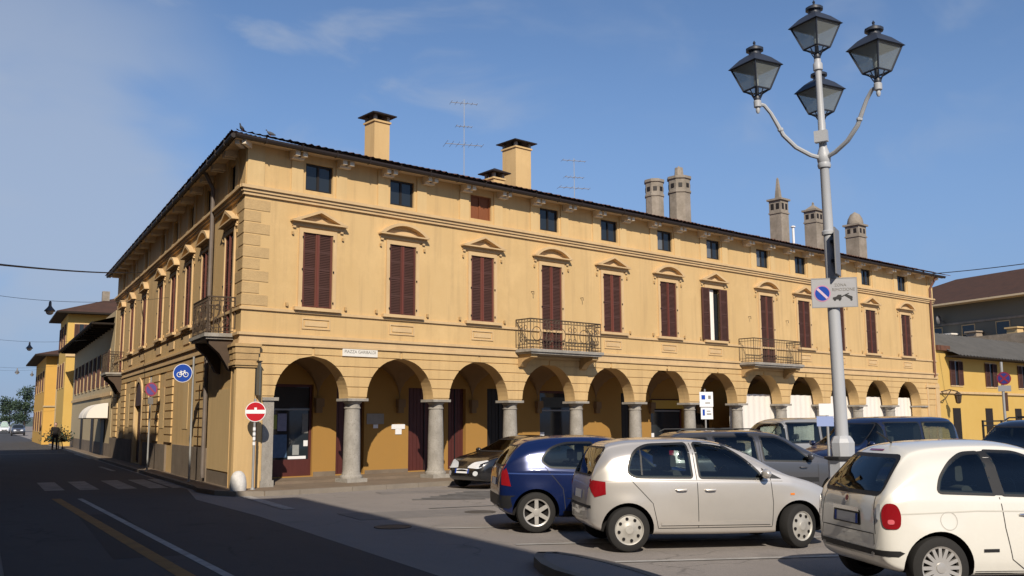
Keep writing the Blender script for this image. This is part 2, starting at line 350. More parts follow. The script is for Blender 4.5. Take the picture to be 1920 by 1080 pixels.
# arcade wall: spandrels, soffits of the arches, inner face
ZS = 2.32; AR = []
for k in range(12):
    a = (.95 if k == 0 else CP[k]+.29); b = CP[k+1]-.29; AR.append(((a+b)/2, (b-a)/2))
ND = -.45
for c, r in AR:
    pts = arc(c, ZS, r, pi, 0, 28)
    for p, q in zip(pts, pts[1:]):
        for n_ in (0, ND): mw.face([TF(p[0], n_, p[1]), TF(q[0], n_, q[1]), TF(q[0], n_, 3.62), TF(p[0], n_, 3.62)])
        mw.face([TF(p[0], 0, p[1]), TF(q[0], 0, q[1]), TF(q[0], ND, q[1]), TF(p[0], ND, p[1])])
edges = [0] + [v for c, r in AR for v in (c-r, c+r)] + [FE]
for k in range(0, len(edges), 2):
    a, b = edges[k], edges[k+1]; lo = 0 if k in (0, len(edges)-2) else ZS
    for n_ in (0, ND): mw.face([TF(a, n_, lo), TF(b, n_, lo), TF(b, n_, 3.62), TF(a, n_, 3.62)])
    mw.face([TF(a, 0, lo), TF(b, 0, lo), TF(b, ND, lo), TF(a, ND, lo)])
mw.face([TF(AR[-1][0]+AR[-1][1], 0, 0), TF(AR[-1][0]+AR[-1][1], ND, 0), TF(AR[-1][0]+AR[-1][1], ND, ZS), TF(AR[-1][0]+AR[-1][1], 0, ZS)])
mw.face([TF(.95, 0, 0), TF(.95, ND, 0), TF(.95, ND, ZS), TF(.95, 0, ZS)])
mw.face([TF(FE, 0, 0), TF(FE, -9, 0), TF(FE, -9, EH+.1), TF(FE, 0, EH+.1)])
# left facade
lh = [(c-.5, c+.5, (3.93 if i in LD else zb), zt) for i, c in enumerate(LW)] + [(c-.33, c+.33, 7.80, 8.54) for c in LW] + [(15.85, 17.75, .1, 2.35)]
wall_grid(mw, TL, 0, LE, 0, EH+.1, lh, .2)
mw.face([TL(LE, 0, 0), TL(LE, -9, 0), TL(LE, -9, EH+.1), TL(LE, 0, EH+.1)])
wall = mw.build('wall', PLAST, P)
# rusticated courses of the arcade, cut by the arches
rb = MB(); z = 2.36
while z < 3.50:
    h = .235
    def xr(c, r, zz, s): return c+s*sqrt(max(0, r*r-(zz-ZS)**2))
    if z+h < 3.46:
        for k in range(13):
            zz = [z+h*t/3 for t in range(4)]
            L_ = [(xr(*AR[k-1], q, 1) if k else .02, q) for q in zz]; R_ = [(xr(*AR[k], q, -1) if k < 12 else FE-.02, q) for q in zz]
            lim = lambda k_, q: (q-ZS) < AR[k_][1]-.02
            if R_[0][0]-L_[0][0] > .05: rb.prism(TF, L_+R_[::-1], .0, .022)
    z += h+.035
for k in range(13):
    c = CP[k] if k else .5
    a, b = (AR[k-1][0]+.04 if k else .02), (AR[k][0]-.04 if k < 12 else FE-.02)
    rb.box(TF, a, b, 0, .022, 3.44, 3.60)
rb.build('rusticated_spandrels', PLAST, P)
rl = MB()
for c in (4.55, 9.8, 12.6, 14.9, 18.6, 21.6, 24.2):
    z = 1.05
    while z < 3.4:
        rl.box(TL, c-.72, c+.72, 0, .05, z, z+.22); z += .262
rl.box(TL, 0, LE, .0, .03, 3.42, 3.60)
rl.build('rusticated_piers', PLAST, P)
# string courses and cornice, all with small steps
tr = MB()
for T, E_ in ((TF, FE), (TL, LE)):
    s0 = 0 if T is TF else 0
    for n_, a, b in ((.06, 3.64, 3.70), (.04, 3.70, 3.86), (.09, 3.86, 3.93), (.05, 4.50, 4.57), (.06, 7.42, 7.50), (.10, 7.50, 7.58), (.15, 7.58, 7.66)):
        tr.box(T, -n_ if T is TF else .001-n_*.6, E_, 0, n_, a, b)
tr.build('string_courses', TRIM, P)
# quoins, corner pilaster with its rounded cap, end pilasters
qn = MB(); z = 4.62
for k in range(9):
    w_ = .70 if k % 2 == 0 else .45
    qn.box(TF, -.013, w_, -.02, .013, z, z+.265); qn.box(TL, .012, w_*1.1, -.02, .013, z, z+.265); z += .305
qn.build('quoins', mat('worn_quoin_plaster', (.54, .375, .185), .92, var=.6, vscale=2.6, col2=(.40, .275, .14), fine=.25, bump=.5, bscale=22, spec=.2), P)
cpil = MB()
cpil.box(TF, -.10, .40, -.05, .06, 0, 3.05); cpil.box(TL, .02, .45, -.05, .08, 0, 3.05)
cpil.box(TF, .50, .62, -.02, .03, 0, 3.05)
cpil.build('corner_pilaster', DEEP if False else PLAST, P)
cc = MB()
for n_, a, e in ((.04, 3.05, 3.10), (.07, 3.10, 3.17), (.03, 3.17, 3.24), (.045, 3.24, 3.40), (.065, 3.40, 3.56), (.10, 3.56, 3.63)):
    cc.box(TF, -.11-n_, .41+n_, -.05, .06+n_, a, e); cc.box(TL, -.0, .46+n_, -.05, .085+n_, a, e)
cc.build('corner_capital', ORN, P)
ep = MB()
ep.box(TF, FE-1.25, FE-1.1, 0, .05, .1, 3.42); ep.box(TF, FE-.35, FE+.02, 0, .06, .1, 3.42); ep.box(TF, FE-1.35, FE+.03, 0, .08, 3.2, 3.32)
ep.build('end_pilaster', TRIM, P)
pl = MB()
pl.box(TL, 3.35, 8.6, 0, .06, .05, 1.0); pl.box(TL, 10.0, 15.0, 0, .06, .05, .96); pl.box(TL, 18.2, LE, 0, .06, .05, 1.0); pl.box(TL, .55, 3.3, 0, .03, .05, .42)
pl.build('plinth', PLINTH, P)
lp = MB(); lp.box(TL, .62, 3.3, 0, .035, .46, 2.55); lp.build('painted_panel', PLASTL, P)
# attic pilaster strips, panels under the sills
at_ = MB()
for T, cs, hw in ((TF, AW, .41), (TL, LW, .33)):
    for c in cs:
        for s_ in (-1, 1):
            at_ = MB(); at_.box(T, c+s_*(hw+.09)-(.34 if s_ < 0 else 0), c+s_*(hw+.09)+(0 if s_ < 0 else .34), 0, .035, 7.68, EH); at_.build('attic_pilaster', PLASTL, P)
for a, e in ((.02, .5), (FE-.5, FE)): at_ = MB(); at_.box(TF, a, e, 0, .036, 7.68, EH); at_.build('attic_pilaster', PLASTL, P)
for i, c in enumerate(MW):
    if i in DOORS: continue
    up = MB()
    for q in ((c-.42, c+.42, 4.10, 4.135), (c-.42, c+.42, 4.355, 4.39), (c-.42, c-.385, 4.135, 4.355), (c+.385, c+.42, 4.135, 4.355)): up.box(TF, q[0], q[1], 0, .025, q[2], q[3])
    up.box(TF, c-.33, c+.33, 0, .02, 4.18, 4.31); up.build('sill_panel', TRIM, P)
for c in LW[1:7]:
    up = MB(); up.box(TL, c-.5, c+.5, 0, .03, 4.12, 4.38); up.build('sill_panel', TRIM, P)
SHUTS = [SHUT, mat('sun_faded_shutter', (.135, .043, .030), .68, var=.6, vscale=2.2, vstretch=(1, 1, .4), col2=(.19, .07, .048), fine=.2, spec=.3), mat('darkened_shutter', (.088, .030, .023), .6, var=.6, vscale=2.6, vstretch=(1, 1, .5), col2=(.13, .045, .032), fine=.15, spec=.3)]
SHUTS2 = [SHUTD, mat('greyed_brown_shutter', (.095, .044, .033), .68, var=.6, vscale=2.4, col2=(.14, .07, .05), fine=.2, spec=.3)]
SLAT = mat('shutter_slats', (.068, .032, .024), .65, var=.6, vscale=3, vstretch=(1, 1, .5), col2=(.085, .036, .030), fine=.2, spec=.3)
# windows
def shutter(T, name, u0, u1, z0, z1, n0, m_, parent, rails=(0, .27, .52, .76, 1)):
    b = MB(); w = u1-u0
    b.box(T, u0, u0+.06, n0, n0+.045, z0, z1); b.box(T, u1-.06, u1, n0, n0+.045, z0, z1)
    H = z1-z0; hs = [z0+H*t for t in rails]
    for k, h in enumerate(hs):
        b.box(T, u0+.06, u1-.06, n0+.002, n0+.028, max(z0, h-.035), min(z1, h+.035), 1 if 0 < k < len(hs)-1 else 0)
    for a, c in zip(hs, hs[1:]):
        q = a+.045
        while q < c-.055:
            b.face([T(u0+.06, n0+.034, q), T(u1-.06, n0+.034, q), T(u1-.06, n0+.008, q+.045), T(u0+.06, n0+.008, q+.045)], 1)
            q += .045
    b.face([T(u0+.03, n0+.004, z0+.03), T(u1-.03, n0+.004, z0+.03), T(u1-.03, n0+.004, z1-.03), T(u0+.03, n0+.004, z1-.03)], 1)
    return b.build(name, [m_, SLAT], parent)
def window(T, c, hw, z0, z1, parent, tri, open_=False, door=False, m_=SHUT):
    b = MB(); fwd = .11
    b.box(T, c-hw-fwd, c-hw, -.02, .045, z0, z1+fwd); b.box(T, c+hw, c+hw+fwd, -.02, .045, z0, z1+fwd); b.box(T, c-hw, c+hw, -.02, .045, z1, z1+fwd)
    if not door: b.box(T, c-hw-.24, c+hw+.24, -.02, .13, z0-.085, z0-.001)
    for s_ in (-1, 1):                                # little iron shutter stays and lugs on the wall
        b.box(T, c+s_*(hw+.30)-.025, c+s_*(hw+.30)+.025, 0, .05, z1-.10, z1-.02, 1)
        b.box(T, c+s_*(hw+.42)-.03, c+s_*(hw+.42)+.03, 0, .06, z0+.0, z0+.09, 1)
        for q in (.08, .5, .93): b.box(T, c+s_*(hw+.012)-.014, c+s_*(hw+.012)+.014, .045, .07, z0+(z1-z0)*q-.02, z0+(z1-z0)*q+.03, 2)
    w = b.build('window', [TRIM, ORN, BLACKI], parent)
    g_ = MB(); g_.face([T(c-hw, -.15, z0), T(c+hw, -.15, z0), T(c+hw, -.15, z1), T(c-hw, -.15, z1)])
    g_.build('pane', GLASS, w)
    if open_:
        cu = MB(); cu.grid([[T(c-.10+.22*k/10, -.10+.02*sin(k*2.2), zz) for k in range(11)] for zz in (z0+.03, (z0+z1)/2, z1-.03)]); cu.build('curtain', WHITE, w)
        for s_ in (-1, 1):
            T2 = T
            a0, a1 = (c-hw-.34, c-hw+.10) if s_ < 0 else (c+hw-.17, c+hw+.30)
            shutter(T2, 'shutter', a0, a1, z0+.01, z1-.01, .05, SHUTD, w)
    else:
        shutter(T, 'shutter', c-hw+.004, c-.004, z0+.012, z1-.006, -.035, m_, w); shutter(T, 'shutter', c+.004, c+hw-.004, z0+.012, z1-.006, -.035, m_, w)
        k_ = MB(); k_.box(T, c-.018, c+.018, .012, .03, z0+.03, z1-.03); k_.build('cover_strip', mat('reddish_strip', (.14, .035, .022), .6), w)
    # pediment
    b = MB(); zb_ = z1+.25; hp = .83
    b.box(T, c-hp, c+hp, 0, .18, zb_, zb_+.04); b.box(T, c-hp+.06, c+hp-.06, 0, .035, zb_-.10, zb_)
    if tri:
        for s_ in (-1, 1):
            a, e = (c+s_*hp, zb_+.035), (c, zb_+.37)
            b.prism(T, [a, e, (e[0], e[1]-.075), (a[0]-s_*.19, a[1])][::s_], 0, .18)
    else:
        R = (hp**2+.335**2)/(2*.335); cz = zb_+.035+.335-R; a = math.asin(hp/R)
        o_ = arc(c, cz, R, pi/2+a, pi/2-a, 14); i_ = [(c+(x-c)*.93, zb_+.035+max(0, (z_-zb_-.035)-.075)) for x, z_ in o_]
        for k in range(14): b.prism(T, [o_[k], o_[k+1], i_[k+1], i_[k]], 0, .18)
    for s_ in (-1, 1): b.box(T, c+s_*(hp-.12)-.04, c+s_*(hp-.12)+.04, 0, .05, zb_-.16, zb_-.10)
    b.box(T, c-hp+.2, c+hp-.2, 0, .02, zb_+.036, zb_+.17)
    b.build('pediment', TRIM, parent)
for i, c in enumerate(MW):
    window(TF, c, ww/2, 3.93 if i in DOORS else zb, zt, P, i % 2 == 0, i == 6, i in DOORS, SHUTS[(0, 2, 1, 0, 1, 2)[i]] if i < 6 else SHUTS2[i % 2])
for i, c in enumerate(LW): window(TL, c, .5, 3.93 if i in LD else zb, zt, P, i % 2 == 0, False, i in LD, SHUTS[(i*2+1) % 3])
for i, (T, c, hw) in enumerate([(TF, c, .41) for c in AW]+[(TL, c, .33) for c in LW]):
    b = MB()
    for q in ((c-hw, c-hw+.05, 7.80, 8.54), (c+hw-.05, c+hw, 7.80, 8.54), (c-hw+.05, c+hw-.05, 7.80, 7.85), (c-hw+.05, c+hw-.05, 8.49, 8.54), (c-.03, c+.03, 7.85, 8.49)): b.box(T, q[0], q[1], -.12, -.07, q[2], q[3])
    w = b.build('attic_window', SHUTR if i == 2 else DARKW, P)
    b = MB()
    for a, e in ((c-hw+.05, c-.03), (c+.03, c+hw-.05)): b.face([T(a, -.1, 7.85), T(e, -.1, 7.85), T(e, -.1, 8.49), T(a, -.1, 8.49)], 1 if (i in (5, 6, 7) and a < c-.1) else 0)
    b.build('pane', [SHUTR if i == 2 else GLASS, GLASSG], w)
# eaves: soffit, paired brackets, gutter
OV = .38
sf = MB(); sf.face([TF(-.5, OV, EH), TF(FE+.5, OV, EH), TF(FE+.5, 0, EH), TF(0, 0, EH)]); sf.face([TL(0, 0, EH), TL(-.5, OV, EH), TL(LE+.5, OV, EH), TL(LE+.5, 0, EH)])
sf.box(TF, -.46, FE+.5, OV-.06, OV, EH-.045, EH-.001); sf.box(TL, -.40, LE+.5, OV-.06, OV, EH-.045, EH-.001)
sf.build('soffit', SOFF, P)
k = 0
while 1.38+1.42*k < FE:
    c = 1.38+1.42*k; eb = MB()
    for d in (-.11, .11): eb.box(TF, c+d-.065, c+d+.065, 0, OV-.03, EH-.17, EH-.003)
    eb.box(TF, c-.17, c+.17, 0, .18, EH-.22, EH-.171); eb.build('eaves_bracket', BRK, P); k += 1
k = 0
while 1.0+1.5*k < LE:
    c = 1.0+1.5*k; eb = MB()
    for d in (-.11, .11): eb.box(TL, c+d-.065, c+d+.065, 0, OV-.03, EH-.17, EH-.003)
    eb.build('eaves_bracket', BRK, P); k += 1
eb = MB()
dgn = (TF(-.3, .3, 0)-TF(0, 0, 0)).normalized()
for s_ in (-.09, .09):
    pr_ = Vector((-dgn.y, dgn.x, 0))*s_
    T_ = lambda u, n, z: Vector((0, 0, z))+dgn*u+pr_+Vector((-dgn.y, dgn.x, 0))*n
    eb.box(T_, 0, .46, -.05, .05, EH-.15, EH-.003)
eb.build('eaves_bracket', BRK, P)
# roof: two tiled slopes meeting at a hip, with wavy tile rows
rf = MB(); SL = .30; Z0 = EH+.09
def slope(T, E_, mi):
    du = .07; n_ = int((E_+1.6)/du)
    rows = []
    for vi in range(9):
        row = []
        for k in range(n_+1):
            u = -.52+k*du; vm = min(7.2, max(0, (u+.52)/1.237)); v = vm*vi/8
            w_ = (.055 if vi < 1 else .035)*abs(sin(pi*u/.21))*(.8+.4*random.random())
            row.append(T(u, OV+.12+(.02*random.random() if vi == 0 else 0)-v, Z0+SL*v+w_+.01))
        rows.append(row)
    rf.grid(rows, mi, True)
    rf.face([T(-.48, OV+.05, Z0-.03), T(E_+.8, OV+.05, Z0-.03), T(E_+.8, OV-.02, Z0+.01), T(-.48, OV-.02, Z0+.01)], mi)
slope(TF, FE+.1, 0); slope(TL, LE+.1, 0)
rf.face([TF(FE+.85, OV, Z0), TF(FE+.85, -6.6, Z0+SL*7.2), TF(FE+.85, -13.5, Z0)], 0)
rf.face([TF(8, -6.6, Z0+SL*7.2), TF(FE+.85, -6.6, Z0+SL*7.2), TF(FE+.85, -13.5, Z0), TF(12, -13.5, Z0)], 0)
roof = rf.build('roof', TILE, P, sharp=60)
gt = MB()
rg = random.Random(11)
for T, E_ in ((TF, FE), (TL, LE)):
    k_ = int(E_/2.0); gt.tube([T(-.50+(E_+1.05)*q/k_, OV+.065, EH+.015-(rg.random()*.022 if 0 < q < k_ else 0)) for q in range(k_+1)], .066, 8)
    for q in range(k_*2): gt.box(T, .3+q*E_/(2*k_)-.012, .3+q*E_/(2*k_)+.012, OV-.01, OV+.14, EH-.06, EH+.09)
gt.build('gutter', GUT, P)
dp = MB()
dp.tube([TF(FE-.30, OV+.03, EH), TF(FE-.32, OV-.05, EH-.2), TF(FE-.40, .10, EH-.62), TF(FE-.40, .09, EH-.9), TF(FE-.40, .09, 3.75)], .055, 8); dp.build('downpipe', mat('copper_downpipe', (.16, .07, .045), .6, var=.5, vscale=4), P)
dp = MB(); dp.tube([TL(3.35, OV, EH), TL(3.35, .12, EH-.5), TL(3.35, .12, 3.5), TL(3.35, .12, .2)], .06, 8); dp.build('downpipe', mat('grey_downpipe', (.16, .13, .11), .6, var=.5, vscale=4), P)
# chimneys
def chimney_square(x, y, w, ztop, small=False):
    zb_ = 9.0; b = MB(); T_ = rotT((x, y, 0), 0); h = w/2
    b.box(T_, -h, h, -h, h, zb_, ztop); b.box(T_, -h-.04, h+.04, -h-.04, h+.04, ztop-.02, ztop+.04, 0)
    for sx in (-1, 1):
        for sy in (-1, 1): b.box(T_, sx*(h-.05)-.05, sx*(h-.05)+.05, sy*(h-.05)-.05, sy*(h-.05)+.05, ztop+.04, ztop+.24, 1)
    b.box(T_, -h*.35, h*.35, -h*.35, h*.35, ztop+.04, ztop+.22, 2)
    zc_ = ztop+.24; e = h+.17
    pk = Vector((x, y, zc_+.2))
    cs = [T_(-e, -e, zc_), T_(e, -e, zc_), T_(e, e, zc_), T_(-e, e, zc_)]
    for k in range(4): b.face([cs[k], cs[(k+1) % 4], pk], 2)
    b.box(T_, -e, e, -e, e, zc_-.035, zc_, 2)
    return b.build('chimney', [PLAST, STONE, GUT], roof)
chimney_square(6.1, 3.4, .58, 11.32); chimney_square(12.15, 3.4, .74, 11.55); chimney_square(10.75, 3.0, .5, 10.12)
def chimney_turret(x, y, w, z1, z2, top, kind):
    b = MB(); h = w/2
    if kind in ('round', 'cone'):
        b.lathe([(h*1.02, 9.2), (h, 9.3), (h*.97, z1-.1), (h*1.06, z1-.08), (h*1.06, z1), (h*.98, z1+.02), (h*.98, z2-.16), (h*1.1, z2-.14), (h*1.1, z2-.03)]+([(h*.9, z2), (h*.5, z2+.04), (0, z2+.05)] if kind == 'round' else [(h*.5, z2), (h*.42, z2+.05), (h*.36, z2+.4), (h*.18, top-.22), (.05, top-.16), (.07, top-.08), (0, top)]), (x, y, 0), 8, 0, False, pi/8)
        for q in range(8):
            T_ = rotT((x, y, 0), q*pi/4+pi/4)
            b.box(T_, h*.86, h*.95, -.08, .08, z1+.14, z2-.35, 1)
    else:
        T_ = rotT((x, y, 0), .0)
        b.box(T_, -h*.92, h*.92, -h*.92, h*.92, 9.2, z1); b.box(T_, -h*1.02, h*1.02, -h*1.02, h*1.02, z1, z1+.07); b.box(T_, -h*.93, h*.93, -h*.93, h*.93, z1+.07, z2)
        b.box(T_, -h*1.16, h*1.16, -h*1.16, h*1.16, z2, z2+.09)
        for s_ in (-1, 1):
            for o_ in (-.42, .42):
                b.box(T_, h*o_-.09, h*o_+.09, s_*h*.9, s_*h*.94, z1+.2, z2-.15, 1); b.box(T_, s_*h*.9, s_*h*.94, h*o_-.09, h*o_+.09, z1+.2, z2-.15, 1)
        if kind == 'spire': b.lathe([(h*.62, z2+.09), (h*.5, z2+.14), (h*.38, z2+.5), (h*.16, top-.08), (.0, top)], (x, y, 0), 4, 0, False, pi/4)
        if kind == 'cap': b.lathe([(h*1.25, z2+.09), (h*.6, z2+.25), (h*.2, z2+.34), (h*.14, z2+.42), (h*.2, top-.1), (0, top)], (x, y, 0), 4, 0, False, pi/4)
        if kind == 'dome':
            b.lathe([(h*1.0, z2+.09), (h*1.02, z2+.2), (h*.9, z2+.42), (h*.6, z2+.64), (h*.2, z2+.74), (.06, top-.04), (0, top)], (x, y, 0), 10, 0, True)
    return b.build('chimney', [CHST, DARKW], roof)
chimney_turret(19.95, 3.5, .80, 11.05, 11.72, 11.86, 'round'); chimney_turret(21.6, 3.5, .98, 11.45, 12.12, 12.62, 'cone')
chimney_turret(29.1, 3.5, .70, 11.5, 12.15, 13.35, 'spire'); chimney_turret(32.15, 3.5, .72, 11.45, 12.05, 12.58, 'cap'); chimney_turret(35.65, 3.2, .82, 11.1, 11.7, 12.5, 'dome')
fl = MB(); fl.tube([(29.95, 3.3, 9.6), (29.95, 3.3, 10.95)], .06, 8); fl.lathe([(.12, 10.95), (.12, 11.0), (0, 11.05)], (29.95, 3.3, 0), 8); fl.build('flue_pipe', WSIGN, roof)
# columns
def column(x):
    b = MB(); y = .23
    b.box(ID, x-.31, x+.31, y-.31, y+.31, .09, .20)
    b.lathe([(.30, .20), (.305, .24), (.285, .28), (.255, .30), (.25, .34), (.235, .37), (.232, .7), (.225, 1.3), (.205, 2.0), (.205, 2.04), (.225, 2.05), (.225, 2.08), (.205, 2.09), (.205, 2.17), (.235, 2.2), (.255, 2.23)], (x, y, 0), 24)
    b.box(ID, x-.315, x+.315, y-.30, y+.315, 2.245, 2.318)
    return b.build('column', STONE, P)
for x in CP[1:]: column(x)
b = MB(); b.box(ID, .66, .955, -.025, .40, .09, 2.235); b.box(ID, .62, 1.06, -.07, .45, 2.235, 2.318); b.box(ID, .63, .985, -.06, .43, .09, .26); b.build('column', STONE, P)
# arcade interior: back wall with its openings, vaults, corbels
BW = -2.1
oh = [(1.96, 3.26, .2, 2.75), (4.02, 4.96, .2, 2.72), (6.54, 7.9, .2, 2.72), (8.06, 8.77, .2, 2.72), (9.66, 10.9, .2, 2.75), (12.0, 13.9, .2, 2.72), (16.1, 17.2, .2, 2.7), (17.76, 19.66, .2, 2.5), (20.3, 21.5, .2, 2.7)]
bw = MB(); wall_grid(bw, TF, .50, FE, .05, 3.7, oh, .22, 0, BW); bw.face([TF(.3, -.0, .05), TF(.52, BW, .05), TF(.52, BW, 3.7), TF(.3, 0, 3.7)])
bw.box(TF, 3.3, 4.0, BW, BW+.025, .1, .30, 1); bw.box(TF, 5.0, 6.52, BW, BW+.025, .1, .28, 1); bw.box(TF, 8.8, 9.64, BW, BW+.025, .1, .28, 1)
bw.box(TF, .55, FE, BW, -.62, .101, .17, 2)
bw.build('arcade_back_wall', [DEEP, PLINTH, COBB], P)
vt = MB()
for k in range(12):
    a = CP[k]; e = CP[k+1]; c = (a+e)/2; hu = (e-a)/2; M_ = 18
    rows = []
    for i in range(M_+1):
        t = -cos(pi*i/M_); row = []
        for j in range(M_+1):
            s_ = -cos(pi*j/M_)
            row.append(TF(c+s_*hu, (ND+BW)/2+t*(BW-ND)/2, 2.36+1.1*max(sqrt(max(0, 1-s_*s_)), sqrt(max(0, 1-t*t)))))
        rows.append(row)
    vt.grid(rows, 0, True)
    vt.box(TF, e-.13, e+.13, BW, BW+.16, 2.12, 2.36, 0); vt.box(TF, e-.10, e+.10, BW, BW+.11, 1.95, 2.12, 0)
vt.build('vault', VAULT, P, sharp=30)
def plank_door(a, e, z1, m_, planks=6):
    b = MB(); nn_ = BW-.14
    for k in range(planks):
        u0_, u1_ = a+(e-a)*k/planks+.006, a+(e-a)*(k+1)/planks-.006
        b.box(TF, u0_, u1_, nn_-.04, nn_, .13, z1)
    b.box(TF, a, e, nn_-.06, nn_-.035, .13, z1, 1)
    b.box(TF, (a+e)/2-.012, (a+e)/2+.012, nn_, nn_+.03, .13, z1, 1)
    return b.build('arcade_door', [m_, BLACKI], P)
plank_door(4.02, 4.96, 2.72, DOORW); plank_door(6.54, 7.9, 2.72, DOORW, 10); plank_door(8.06, 8.77, 2.72, DOORW); plank_door(9.66, 10.9, 2.75, DARKW, 8); plank_door(16.1, 17.2, 2.7, DARKW); plank_door(20.3, 21.5, 2.7, DARKW)
def shopfront(a, e, z1, posters, fascia=None):
    b = MB(); n_ = BW-.10
    b.box(TF, a, e, n_-.05, n_+.02, .2, .66, 0); b.box(TF, a, a+.07, n_-.05, n_+.02, .66, z1); b.box(TF, e-.07, e, n_-.05, n_+.02, .66, z1); b.box(TF, a+.07, e-.07, n_-.05, n_+.02, z1-.08, z1); b.box(TF, a+.07, e-.07, n_-.04, n_+.015, 2.02, 2.07, 1)
    if fascia: b.box(TF, a-.05, e+.05, BW, BW+.10, fascia[0], fascia[1], 2)
    w = b.build('shopfront', [DOORW, GSIGN, mat('yellow_fascia', (.45, .27, .03), .6)], P)
    b = MB(); b.face([TF(a+.07, n_-.02, .66), TF(e-.07, n_-.02, .66), TF(e-.07, n_-.02, z1-.08), TF(a+.07, n_-.02, z1-.08)]); b.build('pane', GLASS, w)
    for q in posters:
        b = MB(); b.box(TF, q[0], q[1], n_-.018, n_-.010, q[2], q[3]); b.build('poster_or_blind', q[4], w)
PB = lambda n, c: mat(n, c, .6, var=.6, vscale=9)
shopfront(1.96, 3.26, 2.75, [(2.05, 2.2, 1.5, 1.9, PB('poster_lime', (.28, .33, .06))), (2.04, 3.18, 2.09, 2.66, DARKW), (2.22, 2.5, 1.45, 1.93, PB('poster_lilac', (.22, .23, .34))), (2.05, 2.52, .72, 1.35, PB('poster_blue', (.06, .12, .22))), (2.98, 3.17, 1.38, 1.93, PB('poster_grey', (.2, .2, .19))), (3.04, 3.17, 1.02, 1.18, PAPER), (2.56, 3.12, .67, .75, PAPER), (2.7, 2.9, .78, 1.06, PB('poster_silver', (.3, .31, .3)))])  # the wide DARKW entry is an added blind panel, blacking out the transom's sky reflection
shopfront(12.0, 13.9, 2.72, [(12.1, 12.3, .9, 1.3, PAPER), (12.2, 13.6, 2.15, 2.5, PB('dark_fascia', (.05, .055, .05)))])
shopfront(17.76, 19.66, 2.5, [(17.9, 18.05, .9, 1.2, PAPER)], (2.13, 2.45))
# balconies
def balcony(T, u0, u1, n1, zs, name='balcony', ornate=True):
    b = MB(); b.box(T, u0-.06, u1+.06, 0, n1+.05, zs-.09, zs); b.box(T, u0, u1, 0, n1, zs-.15, zs-.09)
    s_ = b.build(name, STONE, P)
    for c in (u0+.20, u1-.20):
        b = MB(); pr_ = [(0, zs-.15), (n1-.08, zs-.15), (n1-.09, zs-.25), (n1*.72, zs-.28), (n1*.5, zs-.32), (.22, zs-.40), (.12, zs-.52), (0, zs-.55)] if T is TF else [(0, zs-.15), (n1-.08, zs-.15), (n1-.1, zs-.27), (n1*.72, zs-.36), (n1*.5, zs-.50), (.22, zs-.72), (.12, zs-.9), (0, zs-.95)]
        T2 = lambda a, n, z, c=c: T(c+n, a, z)
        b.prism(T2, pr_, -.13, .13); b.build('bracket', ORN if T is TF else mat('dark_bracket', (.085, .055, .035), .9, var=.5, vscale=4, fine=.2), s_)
    b = MB(); H = .92; ns = n1-.03
    path = [(u0, .02), (u0, ns), (u1, ns), (u1, .02)]
    for hz, r in ((zs+.05, .012), (zs+.14, .009), (zs+H-.10, .010), (zs+H, .02)):
        b.tube([T(u, n, hz) for u, n in path], r, 5)
    for (a, c) in zip(path, path[1:]):
        L_ = Vector((c[0]-a[0], c[1]-a[1])).length; k = max(2, int(L_/(.13 if ornate else .115)))
        for q in range(k+1):
            u = a[0]+(c[0]-a[0])*q/k; n = a[1]+(c[1]-a[1])*q/k
            b.tube([T(u, n, zs), T(u, n, zs+H)], .017 if q in (0, k) else .0085, 4)
        if ornate:
            ex = Vector((c[0]-a[0], c[1]-a[1])).normalized()
            m_ = max(1, int(L_/.44))
            for q in range(m_):
                t0 = L_*(q+.5)/m_
                def pt(dx, z): return T(a[0]+ex.x*(t0+dx), a[1]+ex.y*(t0+dx), zs+z)
                if q % 2 == 0 and m_ > 3: b.tube([pt(.2*cos(w_*pi/9), .47+.21*sin(w_*pi/9)) for w_ in range(19)], .012, 4)
                else:
                    for sg in (-1, 1):
                        b.tube([pt(sg*(.03+.13*abs(sin(w_*pi/8))*(1-w_/14)), .16+.64*w_/12) for w_ in range(13)], .012, 4)
                        b.tube([pt(sg*.1+.07*cos(w_*pi/5), .30+.07*sin(w_*pi/5)) for w_ in range(11)], .011, 4); b.tube([pt(sg*.1+.07*cos(w_*pi/5), .66+.07*sin(w_*pi/5)) for w_ in range(11)], .011, 4)
            k2 = int(L_/.13)
            for q in range(k2):
                t0 = L_*(q+.5)/k2; b.tube([T(a[0]+ex.x*(t0+.045*cos(w_*pi/4)), a[1]+ex.y*(t0+.045*cos(w_*pi/4)), zs+H-.05+.045*sin(w_*pi/4)) for w_ in range(9)], .008, 4)
    b.build('railing', IRON, s_)
    return s_
balcony(TF, 9.08, 12.16, .72, 3.88); balcony(TF, 20.6, 23.85, .72, 3.88, ornate=False)
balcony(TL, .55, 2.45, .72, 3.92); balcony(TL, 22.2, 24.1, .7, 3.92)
b = MB()
for u, zz in ((9.75, 5.75), (11.95, 5.72), (21.3, 5.72), (23.9, 5.72)): b.tube([TF(u, 0, zz), TF(u, .12, zz), TF(u, .12, zz-.1)], .012, 5)
b.build('wall_hooks', IRON, P)
